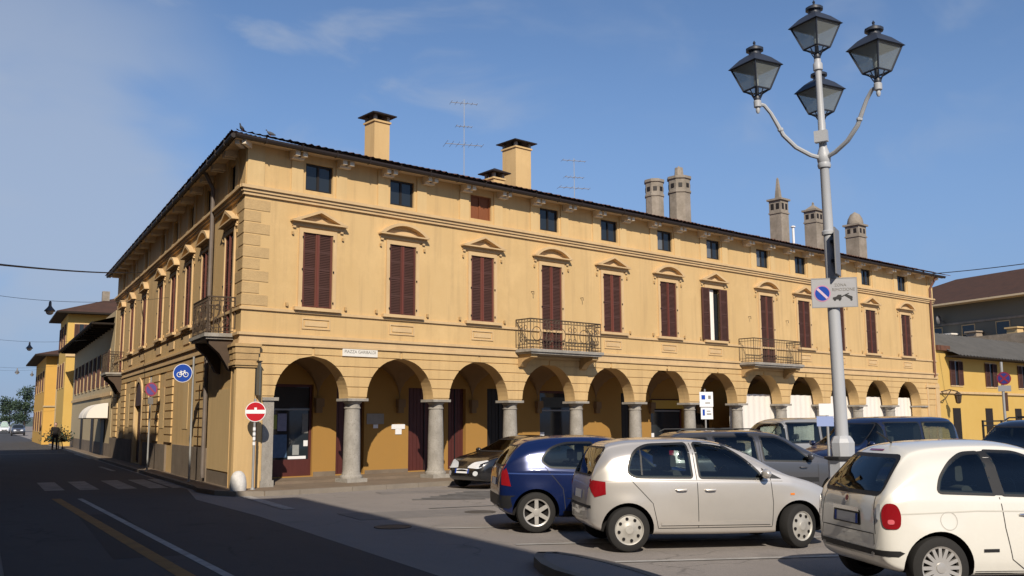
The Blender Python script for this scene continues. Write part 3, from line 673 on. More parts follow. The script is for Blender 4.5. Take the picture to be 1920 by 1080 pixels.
# portal on the side street
b = MB(); T = TL
b.box(T, 15.85, 17.75, -.19, -.13, .1, 2.36); b.prism(T, [(15.86, 2.36)]+arc(16.8, 2.36, .93, pi, 0, 18)[1:-1]+[(17.74, 2.36)], .0, .025)
for k in range(6): b.box(T, 15.95+.3*k, 16.2+.3*k, -.13, -.10, .2, 2.25)
b.build('portal_door', WOODB, P)
b = MB()
o_ = arc(16.8, 2.36, 1.12, pi, 0, 18); i_ = arc(16.8, 2.36, .94, pi, 0, 18)
for k in range(18): b.prism(T, [o_[k], o_[k+1], i_[k+1], i_[k]], 0, .06)
b.box(T, 15.67, 15.85, 0, .06, .1, 2.36); b.box(T, 17.75, 17.93, 0, .06, .1, 2.36); b.build('portal_surround', TRIM, P)
for c in (6.9, 11.2, 13.75, 20.1, 23.0): b = MB(); b.box(TL, c-.4, c+.4, -.01, .012, 1.5, 2.9); b.build('blind_window', PLASTL, P)
# ------------------------------------------------------------------ other buildings
OLIVE = mat('pale_olive_plaster', (.50, .395, .235), .92, var=.4, vscale=.7, col2=(.42, .34, .21), fine=.12, spec=.2)
YELL = mat('strong_yellow_plaster', (.58, .385, .115), .92, var=.25, vscale=.5, col2=(.50, .29, .05), fine=.1, spec=.2)
YEL2 = mat('orange_yellow_plaster', (.60, .35, .085), .92, var=.3, vscale=.5, col2=(.46, .25, .06), fine=.1, spec=.2)
GREYP = mat('grey_green_plaster', (.18, .17, .135), .92, var=.5, vscale=.8, col2=(.17, .16, .13), fine=.15, spec=.2)
CREAMW = mat('faded_cream_wall', (.42, .33, .2), .92, var=.5, vscale=.6, col2=(.3, .22, .13), fine=.12, spec=.2)
EAVEW = mat('dark_eaves_wood', (.022, .016, .012), .8, spec=.2)
def hip(mb, T, u0, u1, n0, n1, z, rise, ov, mi):
    a, b, c, d = u0-ov, u1+ov, n0-ov, n1+ov
    hw = (d-c)/2; r0_ = min(hw, (b-a)/2)
    p = [T(a, c, z), T(b, c, z), T(b, d, z), T(a, d, z)]; q0, q1 = T(a+r0_, (c+d)/2, z+rise), T(b-r0_, (c+d)/2, z+rise)
    mb.face([p[0], p[1], q1, q0], mi); mb.face([p[2], p[3], q0, q1], mi); mb.face([p[1], p[2], q1], mi); mb.face([p[3], p[0], q0], mi)
    mb.box(T, a, b, c, d, z-.12, z-.002, mi+1)
def simple_window(T, c, hw, z0, z1, par, sh=SHUTD, n=0, out=True):
    b = MB(); b.box(T, c-hw-.08, c+hw+.08, n-.02, n+.03, z0-.07, z0-.005); b.box(T, c-hw-.07, c-hw, n-.02, n+.025, z0, z1+.07); b.box(T, c+hw, c+hw+.07, n-.02, n+.025, z0, z1+.07); b.box(T, c-hw, c+hw, n-.02, n+.025, z1, z1+.07)
    w = b.build('window', TRIM, par)
    b = MB(); b.face([T(c-hw, n+.004, z0), T(c+hw, n+.004, z0), T(c+hw, n+.004, z1), T(c-hw, n+.004, z1)]); b.build('pane', GLASS, w)
    if out:
        for s_ in (-1, 1): shutter(T, 'shutter', c+s_*(hw*.75)-hw*.42, c+s_*(hw*.75)+hw*.42, z0+.01, z1-.01, n+.03, sh, w, (0, .5, 1))
    return w
# olive house next along the side street
B = thing('olive_house', 'pale olive two-storey house with deep dark eaves and a white awning, beyond the corner building', 'building', TL(38, 0, 0))
b = MB(); o = .03
ws = [27.6, 29.6, 31.8, 34.0, 36.3, 38.6, 41.0, 43.2, 45.6]
wall_grid(b, TL, LE+.06, 48, 0, 7.1, [], .2, 0, o)
b.box(TL, LE+.07, 47.99, -9, o-.01, 0, 7.1)
b.box(TL, LE+.07, 48, o, .10, 3.0, 3.16, 1); b.box(TL, LE+.07, 48, o, .05, .05, .7, 2)
b.build('wall', [OLIVE, TRIM, PLINTH], B)
b = MB(); b.box(TL, LE+.3, 48.3, o, .98, 6.42, 6.50, 1)
b.face([TL(LE+.3, 1.0, 6.52), TL(48.3, 1.0, 6.52), TL(48.3, -5, 8.3), TL(LE+.3, -5, 8.3)], 0)
for k in range(18): b.box(TL, 26.6+k*1.2, 26.72+k*1.2, o, .95, 6.30, 6.42, 1)
b.tube([TL(LE+.3, 1.02, 6.48), TL(48.3, 1.02, 6.48)], .07, 6, 1)
rfb = b.build('roof', [TILED, EAVEW], B)
b = MB(); b.box(TL, 32, 32.7, -3.6, -2.9, 7.3, 8.2); b.box(TL, 31.93, 32.77, -3.67, -2.83, 8.2, 8.3); b.build('chimney', [CREAMW], rfb)
for c in ws: simple_window(TL, c, .45, 3.55, 5.25, B, SHUTD, o)
for a, e in ((27.9, 29.3), (33.2, 34.4), (39.5, 40.6)): b = MB(); b.box(TL, a, e, o, o+.05, .1, 2.35); b.build('door', DARKW, B)
A_ = thing('shop_awning', 'white curved shop awning over a doorway in the side street', 'awning', TL(28.5, 0, 2.0))
b = MB()
for c0, c1 in ((26.4, 28.2), (28.4, 30.4)):
    rows = []
    for k in range(9):
        a = pi/2*k/8; rows.append([TL(c0, .1+.95*sin(a), 1.92+.72*cos(a)), TL(c1, .1+.95*sin(a), 1.92+.72*cos(a))])
    b.grid(rows); b.face([TL(c0, .1, 1.92)]+[r[0] for r in rows]); b.face([TL(c1, .1, 1.92)]+[r[1] for r in rows])
b.build('canvas', WHITE, A_)
b = MB()
for c in (26.4, 28.2, 28.4, 30.4): b.tube([TL(c, .05, 1.9), TL(c, 1.05, 1.9)], .02, 5)
b.build('frame', IRON, A_)
# tall yellow house
B = thing('tall_yellow_house', 'tall yellow house with a dark hipped roof rising behind the olive house', 'building', TL(54, -3, 0))
b = MB(); b.box(TL, 50, 57.0, -8, .45, 0, 9.3); b.box(TL, 49.93, 50, -3.4, -3.1, 0, 9.4, 1); b.box(TL, 49.9, 50, -8, .50, 6.3, 6.5, 1); b.build('wall', [YELL, TRIM], B)
b = MB(); hip(b, TL, 50, 57.0, -8, .45, 9.42, 1.8, .8, 0); rt_ = b.build('roof', [TILED, EAVEW], B)
b = MB(); b.box(TL, 52, 52.5, -2.4, -1.9, 10.2, 11.3); b.build('chimney', CHST, rt_)
for c in (51.6, 54, 56.2):
    for z0 in (4.2, 7.0): simple_window(TL, c, .45, z0, z0+1.7, B, SHUTD, .45)
TE = lambda u, n, z: TL(50-n, u, z)
for c in (-.45, -2.2): simple_window(TE, c, .4, 7.2, 8.6, B, SHUTD, .01)
# orange-yellow house farther on
B = thing('orange_house', 'orange-yellow house jutting into the street at its far end', 'building', TL(68, -3, 0))
b = MB(); b.box(TL, 60, 75, -8, 1.15, 0, 6.9); b.box(TL, 59.93, 60, .1, .35, 0, 6.8, 1); b.box(TL, 59.92, 60, -8, 1.2, 2.9, 3.02, 1); b.build('wall', [YEL2, CREAMW], B)
b = MB(); hip(b, TL, 60, 75, -8, 1.15, 7.0, 1.5, .85, 0); b.build('roof', [TILED, EAVEW], B)
for c in (62, 65.5, 69, 72.5):
    for z0 in (1.0, 4.2): simple_window(TL, c, .5, z0, z0+1.6, B, SHUTD, 1.15)
TE = lambda u, n, z: TL(60-n, u, z)
for z0 in (1.1, 4.3): simple_window(TE, -.55, .42, z0, z0+1.5, B, mat('pale_blue_shutter', (.33, .36, .42), .6), .01)
# two town houses on the other side of the street: out of the frame, they shade the road
for u0_, u1_, H, lb in ((-70, -20.85, 14.5, 'tall terrace behind the camera whose shadow covers the road'), (-20.8, -4.55, 12.4, 'slightly lower terrace across the street opposite the corner'), (-4.5, 6.2, 13.9, 'taller house across the side street whose shadow reaches the opposite wall'), (6.25, 30, 11.4, 'lower terrace across the side street facing the olive house')):
    B = thing('terrace_house', lb, 'building', TL((u0_+u1_)/2, 11, 0), group='terraces across the street')
    b = MB(); b.box(TL, u0_, u1_, 6.87, 16, 0, H-.2); b.build('wall', CREAMW, B)
    b = MB(); hip(b, TL, u0_+.55, u1_-.55, 6.87, 16, H, 1.7, .57, 0); b.build('roof', [TILED, EAVEW], B)
    TO = lambda u, n, z: TL(u, 6.87-n, z)
    b = MB(); q = u0_+2
    while q < u1_-1:
        for z0 in (1.2, 5.2, 9.2): b.box(TO, q-.5, q+.5, 0, .04, z0, z0+1.9)
        q += 3.2
    b.build('shutters', SHUTD, B)
# yellow house on the right with its grey roof, and the hip-roofed house behind it
B = thing('yellow_annexe', 'low bright yellow house with a grey corrugated roof right of the corner building', 'building', (45, 3, 0))
T = TF; b = MB(); n_ = -.06
b.box(T, FE+.04, 66, -7, n_, 0, 5.1); b.box(T, FE+.04, 66, n_, .03, 2.95, 3.06, 1); b.build('wall', [YELL, TRIM], B)
b = MB()
rows = []
for k in range(9):
    v = k/8; rows.append([T(38.0+j*.09, .75-3.2*v, 4.85+1.55*v+.035*sin(j*1.5)) for j in range(310)])
b.grid(rows, 0, True); b.box(T, 38, 65.8, .0, .72, 4.78, 4.84, 1); b.box(T, 37.1, 38.4, -2.5, .1, 5.1, 5.35, 2)
b.build('roof', [mat('grey_corrugated', (.105, .10, .092), .85, var=.6, vscale=1.5, spec=.2), EAVEW, TILE], B, sharp=80)
for c in (39.2, 43.35, 47.6, 52.0, 56.5):
    simple_window(T, c, .62, 3.38, 4.62, B, SHUTD, n_)
for c in (39.0, 42.8, 46.6, 51, 55):
    b = MB(); b.box(T, c-.42, c+.42, n_, n_+.03, .1, 2.22); b.build('door', DARKW, B)
B = thing('hip_roofed_house', 'grey weathered house with a brown hipped roof rising behind the yellow annexe', 'building', (64, 9.5, 0))
wa = radians(-106.9); T2 = rotT((64, 9.5, 0), wa)            # u runs toward the south end, n into the street side
T3 = lambda u, n, z: T2(u, -n, z)
b = MB(); b.box(T3, -6.5, 11, -5, 5, 0, 9.75, 0); b.box(T3, -7.5, 11.2, 5, 6.1, 6.35, 6.6, 1); b.box(T3, -7.5, 11.2, 6.0, 6.1, 6.6, 7.25, 1); b.box(T3, -6.5, 11, 5, 5.05, 8.35, 8.5, 1)
b.build('wall', [GREYP, CHST], B)
b = MB(); hip(b, T3, -6.5, 11, -5, 5, 9.85, 2.6, 1.0, 0); rh = b.build('roof', [TILED, SOFF], B)
for c in (-4.6, -2.0, .8, 3.6, 6.4, 9.2): simple_window(T3, c, .5, 7.0, 8.2, B, SHUTD, 5.0, False)
for k, (c, m_) in enumerate(((-3.4, PLAST), (-.6, CHST), (2.3, WHITE), (4.4, mat('terrace_box', (.30, .24, .18), .9)), (7.6, PLASTL))):
    b = MB(); b.box(T3, c-.4, c+.4, 5.1, 5.7, 6.6, 8.0 if k == 0 else 7.6); b.box(T3, c-.5, c+.5, 5.05, 5.8, 8.0 if k == 0 else 7.6, 8.15 if k == 0 else 7.7); b.build('terrace_chimney', m_, B)
t = thing('satellite_dish', 'dark satellite dish on the grey house behind the yellow annexe', 'satellite dish', T3(1.6, 5.3, 8.2))
b = MB(); q = T3(1.6, 5.5, 8.75); b.lathe([(0, -.06), (.2, -.04), (.34, .04), (.36, .08)], q, 16, 0, True, 0, 'y', False); b.tube([q, T3(1.6, 5.0, 8.6)], .03, 5); b.build('dish', mat('dish_grey', (.10, .10, .11), .6), t)
B = thing('brown_roofed_house', 'distant house with a brown roof and a brick chimney at the right edge', 'building', (77, 2, 0))
T4 = rotT((77, 2, 0), wa); T5 = lambda u, n, z: T4(u, -n, z)
b = MB(); b.box(T5, -7, 12, -5, 5, 0, 10.5); b.build('wall', CREAMW, B)
b = MB(); hip(b, T5, -7, 12, -5, 5, 10.6, 2.7, .9, 0); rh = b.build('roof', [TILED, EAVEW], B)
b = MB(); b.box(T5, -2.2, -1.2, 1.2, 2.0, 11.5, 14.4); b.box(T5, -2.3, -1.1, 1.1, 2.1, 14.4, 14.6); b.build('chimney', mat('red_brick', (.20, .075, .045), .9, var=.5, vscale=6, fine=.3), rh)
# ------------------------------------------------------------------ things on and around the facade
t = thing('street_name_plaque', 'white marble street-name plaque above the first arcade column', 'plaque', TF(3.43, 0, 3.5))
b = MB(); b.box(TF, 2.9, 4.0, .023, .05, 3.44, 3.68); b.build('slab', MARB, t)
text_mesh('PIAZZA GARIBALDI', .115, INK, lambda u, n, z: TF(3.45+u, .052+n, 3.56+z), 'lettering', t)
for i, (a, e, z0, z1, m_, lb) in enumerate(((5.04, 5.64, 1.62, 1.93, mat('grey_stone_tablet', (.30, .27, .23), .8, var=.4, vscale=8), 'grey stone tablet in the shade of the arcade back wall'), (5.27, 5.43, 1.50, 1.61, PAPER, 'small white note pinned below the grey tablet'), (5.92, 6.40, 1.47, 1.61, PAPER, 'wide white paper notice beside the oxblood arcade door'), (6.06, 6.28, 1.31, 1.467, PAPER, 'narrow white paper sheet hanging under the wide notice'))):
    b = MB(); b.box(TF, a, e, BW+.003, BW+.02, z0, z1); tag(b.build('wall_notice', m_), lb, 'notice', 'notices on the arcade wall')
t = thing('projecting_sign', 'narrow dark projecting sign board seen edge-on by the corner pier', 'sign', TF(.45, .02, 2.4))
b = MB(); b.box(TF, .43, .47, .06, .24, 2.36, 3.18); b.build('board', mat('sign_board_grey', (.10, .10, .09), .6, var=.3, vscale=5), t)
b = MB(); b.box(TF, .41, .49, .03, .26, 3.18, 3.21); b.box(TF, .40, .50, .03, .06, 2.4, 3.18); b.build('bracket', BLACKI, t)
for k in range(7, 12):
    a, e = CP[k]-.05, CP[k+1]+.05
    b = MB(); rows = []
    for zz in (.10, .7, 1.4, 2.1, 2.70): rows.append([TF(a+(e-a)*j/40, -.56+.012*sin(j*1.3+k), zz+(.0 if zz < 2.6 else .006*sin(j*.9))) for j in range(41)])
    b.grid(rows)
    tag(b.build('white_curtain', WHITE), ('white sheet closing the arch below the right balcony', 'white sheet closing the arch just right of the right balcony', 'white sheet closing the arch behind the lamp post', 'white sheet closing the last arch but one', 'white sheet closing the arch at the far right end')[k-7], 'curtain', 'white sheets closing the far arches')
def signpost(name, label, loc, h, r=.03, cat='road sign'):
    t = thing(name, label, cat, loc); l = Vector(loc)
    b = MB(); b.tube([l, l+Vector((0, 0, h))], r, 10); b.lathe([(r, h), (r*.6, h+.015), (0, h+.02)], l, 10); b.lathe([(r*2.2, 0), (r*1.6, .03), (r, .05)], l, 10); b.build('pole', GALV, t)
    return t
def disc(T, r, n0, n1, c=(0, 0)):
    b = MB(); b.prism(T, arc(c[0], c[1], r, 0, 2*pi, 36)[:-1], n0, n1); return b
def faceT(loc, ang):
    """plane whose outward normal points at compass-style angle ang (0 = -Y), turned about z"""
    c, s_ = cos(ang), sin(ang); l = Vector(loc)
    return lambda u, n, z: l+Vector((u*c+n*s_, u*s_-n*c, z))
# no entry
t = signpost('no_entry_sign', 'red no-entry sign on a slim post at the building corner', (.18, -.56, .10), 2.15)
T = faceT((.18, -.595, 1.95), radians(-28))
disc(T, .245, 0, .006).build('back_plate', GSIGN, t); disc(T, .242, .0065, .011).build('rim', WSIGN, t); disc(T, .226, .0115, .015).build('disc', RED, t)
b = MB(); b.box(T, -.225, .225, .0155, .019, -.045, .045); b.box(T, -.03, .03, .0155, .018, .045, .10); b.build('bar', WSIGN, t)
b = MB()
for zz in (1.5, 1.38, 1.27, 1.15): b.tube([(.18, -.56, zz), (.18, -.56, zz+.075)], .036, 10)
b.build('reflective_bands', WSIGN, t)
# cycle path
p0 = TL(3.6, .42, .08)
t = signpost('cycle_path_sign', 'blue round cycle-path sign on a tall grey post beside the left facade', p0, 3.42)
T = faceT(TL(3.56, .46, 3.05)+Vector((.0, -.06, 0)), radians(-32))
T = (lambda T_: (lambda u, n, z: T_(.74*u-.27, n, .74*z)))(T)
disc(T, .345, 0, .006).build('rim', WSIGN, t); disc(T, .325, .0065, .011).build('disc', BLUE, t)
b = MB()
for c in (-.115, .115): b.tube([T(c+.085*cos(q*pi/9), .016, -.06+.085*sin(q*pi/9)) for q in range(19)], .011, 5)
for q in (((-.115, -.06), (-.06, .05)), ((-.06, .05), (.075, .05)), ((.115, -.06), (.07, .085)), ((-.06, .05), (-.01, -.06)), ((-.01, -.06), (.075, .05)), ((-.115, -.06), (-.01, -.06)), ((.04, .09), (.10, .085)), ((-.09, .07), (-.035, .07))): b.tube([T(q[0][0], .016, q[0][1]), T(q[1][0], .016, q[1][1])], .010, 5)
b.build('bicycle_symbol', WSIGN, t)
b = MB(); b.box(faceT(TL(3.6, .46, 2.2), radians(-30)), -.28, .02, .012, .03, .80, .84); b.build('bracket_arm', GALV, t)
# no parking, left
p0 = TL(11.1, .42, .08)
t = signpost('no_parking_sign', 'round no-parking sign on a post beside the portal of the side street', p0, 3.15)
T = faceT(p0+Vector((0, -.04, 2.75)), radians(12))
T = (lambda T_: (lambda u, n, z: T_(.82*u, n, .82*z)))(T); FRED = mat('faded_sign_red', (.34, .07, .12), .6, spec=.2); FBLU = mat('faded_sign_blue', (.12, .10, .33), .6, spec=.2)
disc(T, .29, 0, .008).build('rim', FRED, t); disc(T, .225, .009, .013).build('disc', FBLU, t)
b = MB(); b.prism(T, [(-.19, .13), (-.13, .19), (.19, -.13), (.13, -.19)], .0135, .017); b.build('bar', FRED, t)
b = MB(); b.box(T, -.12, .12, -.01, .0, -.62, -.34); b.build('plate', GSIGN, t)
# parking information signs
t = signpost('parking_sign', 'white parking-information sign with two plates in front of the dark arch', (15.55, -2.2, 0), 2.7)
T = (lambda T_: (lambda u, n, z: T_(.66*u, n, 2.62+.74*(z-2.66))))(faceT((15.55, -2.25, 0), radians(-30)))
b = MB(); b.box(T, -.36, .36, 0, .012, 1.99, 2.66); b.box(T, -.31, .33, 0, .012, 1.44, 1.96); b.build('plate', WSIGN, t)
b = MB(); b.box(T, -.26, -.06, .0125, .015, 2.32, 2.52); b.box(T, -.22, -.10, .0125, .015, 1.60, 1.88); b.build('blue_panel', BLUE, t)
b = MB(); b.box(T, .10, .24, .0125, .015, 2.34, 2.50); b.box(T, -.06, .2, .0125, .015, 2.14, 2.19); b.box(T, 0, .24, .0125, .015, 1.64, 1.70); b.box(T, 0, .2, .0125, .015, 1.78, 1.82); b.build('text_lines', INK, t)
# no stopping, right
t = signpost('no_stopping_sign', 'round no-stopping sign with a grey plate on a post before the yellow annexe', (21.97, -9.2, 0), 3.5, .045)
T = (lambda T_: (lambda u, n, z: T_(.70*u, n, .70*z)))(faceT((21.95, -9.26, 2.98), radians(-62)))
DRED = mat('shaded_sign_red', (.16, .012, .03), .6, spec=.2); disc(T, .30, 0, .008).build('rim', DRED, t); disc(T, .24, .009, .013).build('disc', mat('shaded_sign_blue', (.02, .025, .14), .6, spec=.2), t)  # shade of a face turned from the sun, put into darker red and blue
b = MB(); b.prism(T, [(-.19, .13), (-.13, .19), (.19, -.13), (.13, -.19)], .0135, .017); b.prism(T, [(.19, .13), (.13, .19), (-.19, -.13), (-.13, -.19)], .0136, .0175); b.build('cross', DRED, t)
b = MB(); b.box(T, -.27, .27, 0, .01, -.60, -.33); b.build('plate', GSIGN, t)
b = MB(); b.box(T, -.11, .11, -.1, -.02, -1.5, -.65); b.build('control_box', WOODB, t)
t = signpost('zone_sign', 'small pale blue zone sign low behind the lamp post', (8.9, -10.7, 0), 1.95)
T = faceT((8.9, -10.74, 1.55), radians(-56)); b = MB(); b.box(T, -.26, .10, 0, .01, 0, .22); b.build('plate', mat('pale_blue_sign', (.25, .32, .55), .5), t); b = MB(); b.box(T, -.2, .16, 0, .01, .24, .5); b.build('plate', WSIGN, t)
# stone bollard at the corner
b = MB(); b.lathe([(.19, .08), (.20, .2), (.19, .32), (.165, .43), (.12, .51), (.065, .55), (0, .56)], (-.22, -.62, 0), 18)
tag(b.build('stone_bollard', mat('white_bollard_paint', (.62, .60, .57), .8, var=.6, vscale=7, col2=(.35, .33, .3), bump=.5, bscale=20)), 'rounded whitewashed stone guard at the foot of the building corner', 'bollard')
# railing before the annexe
t = thing('metal_railing', 'dark metal railing in front of the yellow annexe doors', 'railing', (42, -1.2, 0))
b = MB()
for zz in (1.3, 1.52): b.box(TF, 38.9, 50, 1.2, 1.26, zz, zz+.07)
b.build('rails', BLACKI, t)
for k in range(6): b = MB(); b.box(TF, 38.9+2.2*k, 39.0+2.2*k, 1.19, 1.27, 0, 1.6); b.build('post', BLACKI, t)
t = thing('wall_lantern', 'old wall lantern on a scrolled bracket at the corner of the yellow annexe', 'lantern', (37.4, -.1, 3))
b = MB(); b.tube([TF(37.2, -.05, 3.0), TF(37.5, .35, 3.12), TF(37.6, .7, 3.02)], .03, 6); b.tube([TF(37.2, -.05, 2.5), TF(37.35, .2, 2.7), TF(37.5, .4, 3.08)], .025, 6); b.build('bracket', IRON, t)
b = MB(); b.lathe([(.05, 0), (.12, .05), (.17, .4), (.22, .42), (.08, .55), (0, .6)], TF(37.6, .7, 2.42), 6, 0, False); b.build('lamp_head', IRON, t)
# television aerials
AER = mat('aerial_metal', (.42, .44, .47), .5, metal=.4)
def aerial(x, y, z0, z1, booms, lb):
    t = thing('tv_aerial', lb, 'aerial', (x, y, z0), group='television aerials')
    b = MB(); b.tube([(x, y, z0), (x, y, z1)], .016, 5); b.build('mast', AER, t)
    for zz, L_, n_, w_ in booms:
        b = MB(); a = radians(-25); d = Vector((cos(a), sin(a), 0)); e = Vector((-d.y, d.x, 0)); c = Vector((x, y, zz))
        b.tube([c-d*L_*.5, c+d*L_*.5], .014, 4)
        for k in range(n_):
            q = c+d*(L_*(k/(n_-1)-.5)); ww_ = w_*(1-.5*k/n_); b.tube([q-e*ww_, q+e*ww_], .008, 4)
        b.build('boom', AER, t)
aerial(10.95, 5, 10.0, 13.65, [(13.5, 1.0, 6, .25), (12.6, .6, 5, .2), (11.9, 1.4, 7, .45)], 'tall television mast between the two yellow chimneys')
aerial(16.7, 5, 10.0, 12.4, [(12.3, 1.0, 5, .2), (11.6, .8, 5, .25), (11.15, 1.3, 6, .3)], 'short television aerial right of the second yellow chimney')
# pigeons on the hip
def pigeon(loc, ang, lb):
    t = thing('pigeon', lb, 'pigeon', loc, ang, 'pigeons on the roof corner'); t.scale = (.78, .78, .78)
    PG = mat('pigeon_grey', (.07, .075, .09), .8, var=.5, vscale=30); b = MB()
    rows = []
    for x, z, r in ((-.17, .10, .01), (-.13, .11, .028), (-.07, .13, .05), (0, .145, .062), (.06, .16, .058), (.10, .19, .036), (.115, .225, .027), (.12, .245, .03), (.135, .26, .026), (.15, .262, .01), (.175, .255, .004)):
        rows.append([Vector((x, r*.85*cos(q*pi/5), z+r*sin(q*pi/5))) for q in range(10)])
    b.grid(rows, 0, True, True); b.build('body', PG, t, True)
    b = MB()
    for s_ in (-.025, .025): b.tube([(0, s_, .1), (.01, s_, 0)], .006, 4); b.tube([(.01, s_, .004), (.045, s_, .004)], .005, 4)
    b.build('legs', mat('pigeon_leg', (.25, .06, .05), .7), t, True)
pigeon((-.30, -.34, EH+.13), radians(215), 'pigeon standing at the very corner of the roof')
pigeon((.50, -.30, EH+.16), radians(150), 'pigeon perched right of the roof corner')
# overhead wires and hanging street lamps
def cable(lb, a, c, sag, r=.012):
    a, c = Vector(a), Vector(c); b = MB()
    b.tube([a.lerp(c, k/20)-Vector((0, 0, sag*4*(k/20)*(1-k/20))) for k in range(21)], r, 5)
    tag(b.build('overhead_wire', BLACKI), lb, 'wire', 'overhead wires')
cable('dark wire running from the left facade eaves across the street', (3.74, 17.55, 7.88), (-9.1, -8.9, 3.77), .12, .02)
cable('dark wire leaving the right end of the corner building roof', (36.9, .4, 8.95), (30, -14, 8.2), .2, .02)
def hanging_lamp(u, n, z, lb, wire):
    t = thing('hanging_street_lamp', lb, 'street lamp', TL(u, n, z), 0, 'lamps hung over the side street')
    b = MB(); c = TL(u, n, z); b.lathe([(.02, .32), (.04, .28), (.05, .15), (.09, .09), (.17, 0), (.17, -.03), (.13, -.03)], c, 14); b.build('shade', mat('lamp_grey_metal', (.16, .16, .165), .5, metal=.4), t)
    b = MB(); b.lathe([(.13, -.02), (.11, -.10), (.06, -.14), (0, -.15)], c, 14); b.build('bowl', mat('lamp_bowl', (.5, .5, .5), .2), t)
    cable(wire, TL(u, .0, z+.65), TL(u, 6.9, z+.65), .33, .007)
hanging_lamp(10.9, 3.72, 5.38, 'nearest and largest street lamp hanging over the side street', 'thin wire carrying the nearest hanging lamp')
hanging_lamp(30.9, 3.5, 5.5, 'second street lamp hanging over the side street, beside the tall yellow house', 'thin wire carrying the second hanging lamp')
hanging_lamp(55.9, 3.27, 5.4, 'lowest street lamp hanging over the side street, farthest left', 'thin wire carrying the lowest hanging lamp')
hanging_lamp(70.9, 1.66, 5.9, 'tiny distant street lamp hanging just left of the orange house', 'thin wire carrying the tiny distant lamp')
# ------------------------------------------------------------------ the big four-lantern lamp post
LB = Vector((2.92, -14.55, 0)); lt = thing('lamp_post', 'tall pale grey four-lantern street lamp standing among the parked cars', 'street lamp', LB)
b = MB(); b.lathe([(.29, 0), (.29, .1), (.26, .12), (.235, .9), (.23, 1.10)], LB, 8, 0, False, .3); b.lathe([(.24, 1.10), (.285, 1.12), (.285, 1.155), (.17, 1.16)], LB, 8, 1, False, .3)
b.lathe([(.17, 1.16), (.18, 1.36), (.15, 1.42), (.12, 1.46)], LB, 8, 0, False, .3); b.build('pedestal', [LAMPW, BLACKI], lt)
b = MB(); b.lathe([(.098, 1.40), (.092, 3.4), (.080, 4.6), (.078, 4.62)], LB, 14); b.lathe([(.105, 4.55), (.105, 4.60), (.08, 4.62)], LB, 14)
b.lathe([(.078, 4.6), (.07, 5.65), (.10, 5.72), (.11, 5.8), (.085, 5.88), (.062, 5.95), (.05, 6.9), (.05, 7.20), (.075, 7.22), (.075, 7.32), (.055, 7.35), (.055, 7.4)], LB, 14)
b.lathe([(.095, 5.62), (.105, 5.66), (.095, 5.70)], LB, 14)
b.build('pole', LAMPW, lt)
b = MB()
b.box(rotT(LB, .3), -.13, -.03, -.10, .10, 6.02, 6.2); b.build('junction_box', LAMPW, lt)
def lantern_glass():
    m = bpy.data.materials.new('lantern_glass'); m.use_nodes = True; t = m.node_tree; n = t.nodes; n.clear()
    o = n.new('ShaderNodeOutputMaterial'); a = n.new('ShaderNodeBsdfTransparent'); d = n.new('ShaderNodeBsdfDiffuse'); e = n.new('ShaderNodeBsdfTranslucent'); g_ = n.new('ShaderNodeBsdfGlossy')
    a.inputs[0].default_value = (.74, .78, .77, 1); d.inputs[0].default_value = (.46, .50, .49, 1); e.inputs[0].default_value = (.56, .60, .59, 1); g_.inputs['Roughness'].default_value = .08
    x = [n.new('ShaderNodeMixShader') for _ in range(3)]
    for q, f_ in zip(x, (.5, .48, .06)): q.inputs[0].default_value = f_
    L_ = t.links.new; L_(d.outputs[0], x[0].inputs[1]); L_(e.outputs[0], x[0].inputs[2]); L_(a.outputs[0], x[1].inputs[1]); L_(x[0].outputs[0], x[1].inputs[2]); L_(x[1].outputs[0], x[2].inputs[1]); L_(g_.outputs[0], x[2].inputs[2]); L_(x[2].outputs[0], o.inputs[0])
    return m
LG = lantern_glass()
def lantern(c, rot):
    c = Vector(c); K = .82
    b = MB(); a0 = rot
    def ring(r, z): return [c+Vector((K*r*cos(a0+pi/2*q), K*r*sin(a0+pi/2*q), z*K)) for q in range(4)]
    LP = lambda pr_: [(r*K, z*K) for r, z in pr_]
    lo, hi = ring(.245, .16), ring(.46, .62)
    for k in range(4):
        b.tube([lo[k], hi[k]], .016, 5); b.tube([lo[k], lo[(k+1) % 4]], .016, 5); b.tube([hi[k], hi[(k+1) % 4]], .018, 5)
        b.tube([lo[k], c+Vector((0, 0, .02))], .010, 5)
        m0 = lo[k].lerp(lo[(k+1) % 4], .5); b.tube([m0, m0.lerp(c, .5)-Vector((0, 0, .05)), c+Vector((0, 0, .0))], .009, 5)
    e = ring(.52, .615); e2 = ring(.30, .79); e3 = ring(.17, .86)
    for A, B_ in ((e, e2), (e2, e3)):
        for k in range(4): b.face([A[k], A[(k+1) % 4], B_[(k+1) % 4], B_[k]])
    b.lathe(LP([(.12, .84), (.12, .93), (.17, .94), (.17, .99), (.09, 1.03), (.03, 1.06), (.018, 1.08), (.03, 1.11), (0, 1.16)]), c, 10)
    b.lathe([(.05, -.04), (.06, 0), (.035, .05), (.03, .2)], c, 10)
    h = b.build('lantern', mat('lantern_black', (.028, .033, .046), .45, spec=.5), lt)
    b = MB()
    lo, hi = ring(.24, .165), ring(.452, .612)
    for k in range(4): b.face([lo[k], lo[(k+1) % 4], hi[(k+1) % 4], hi[k]])
    b.build('glass', LG, h)
    b = MB(); b.lathe(LP([(.03, .17), (.045, .25), (.05, .42), (.03, .5), (0, .52)]), c, 10); b.build('bulb', mat('lamp_bulb', (.75, .75, .72), .3), h)
    return h
lantern(LB+Vector((0, 0, 7.45)), .58)
RX = Vector((cos(yaw), -sin(yaw), 0)); FX = Vector((sin(yaw), cos(yaw), 0))
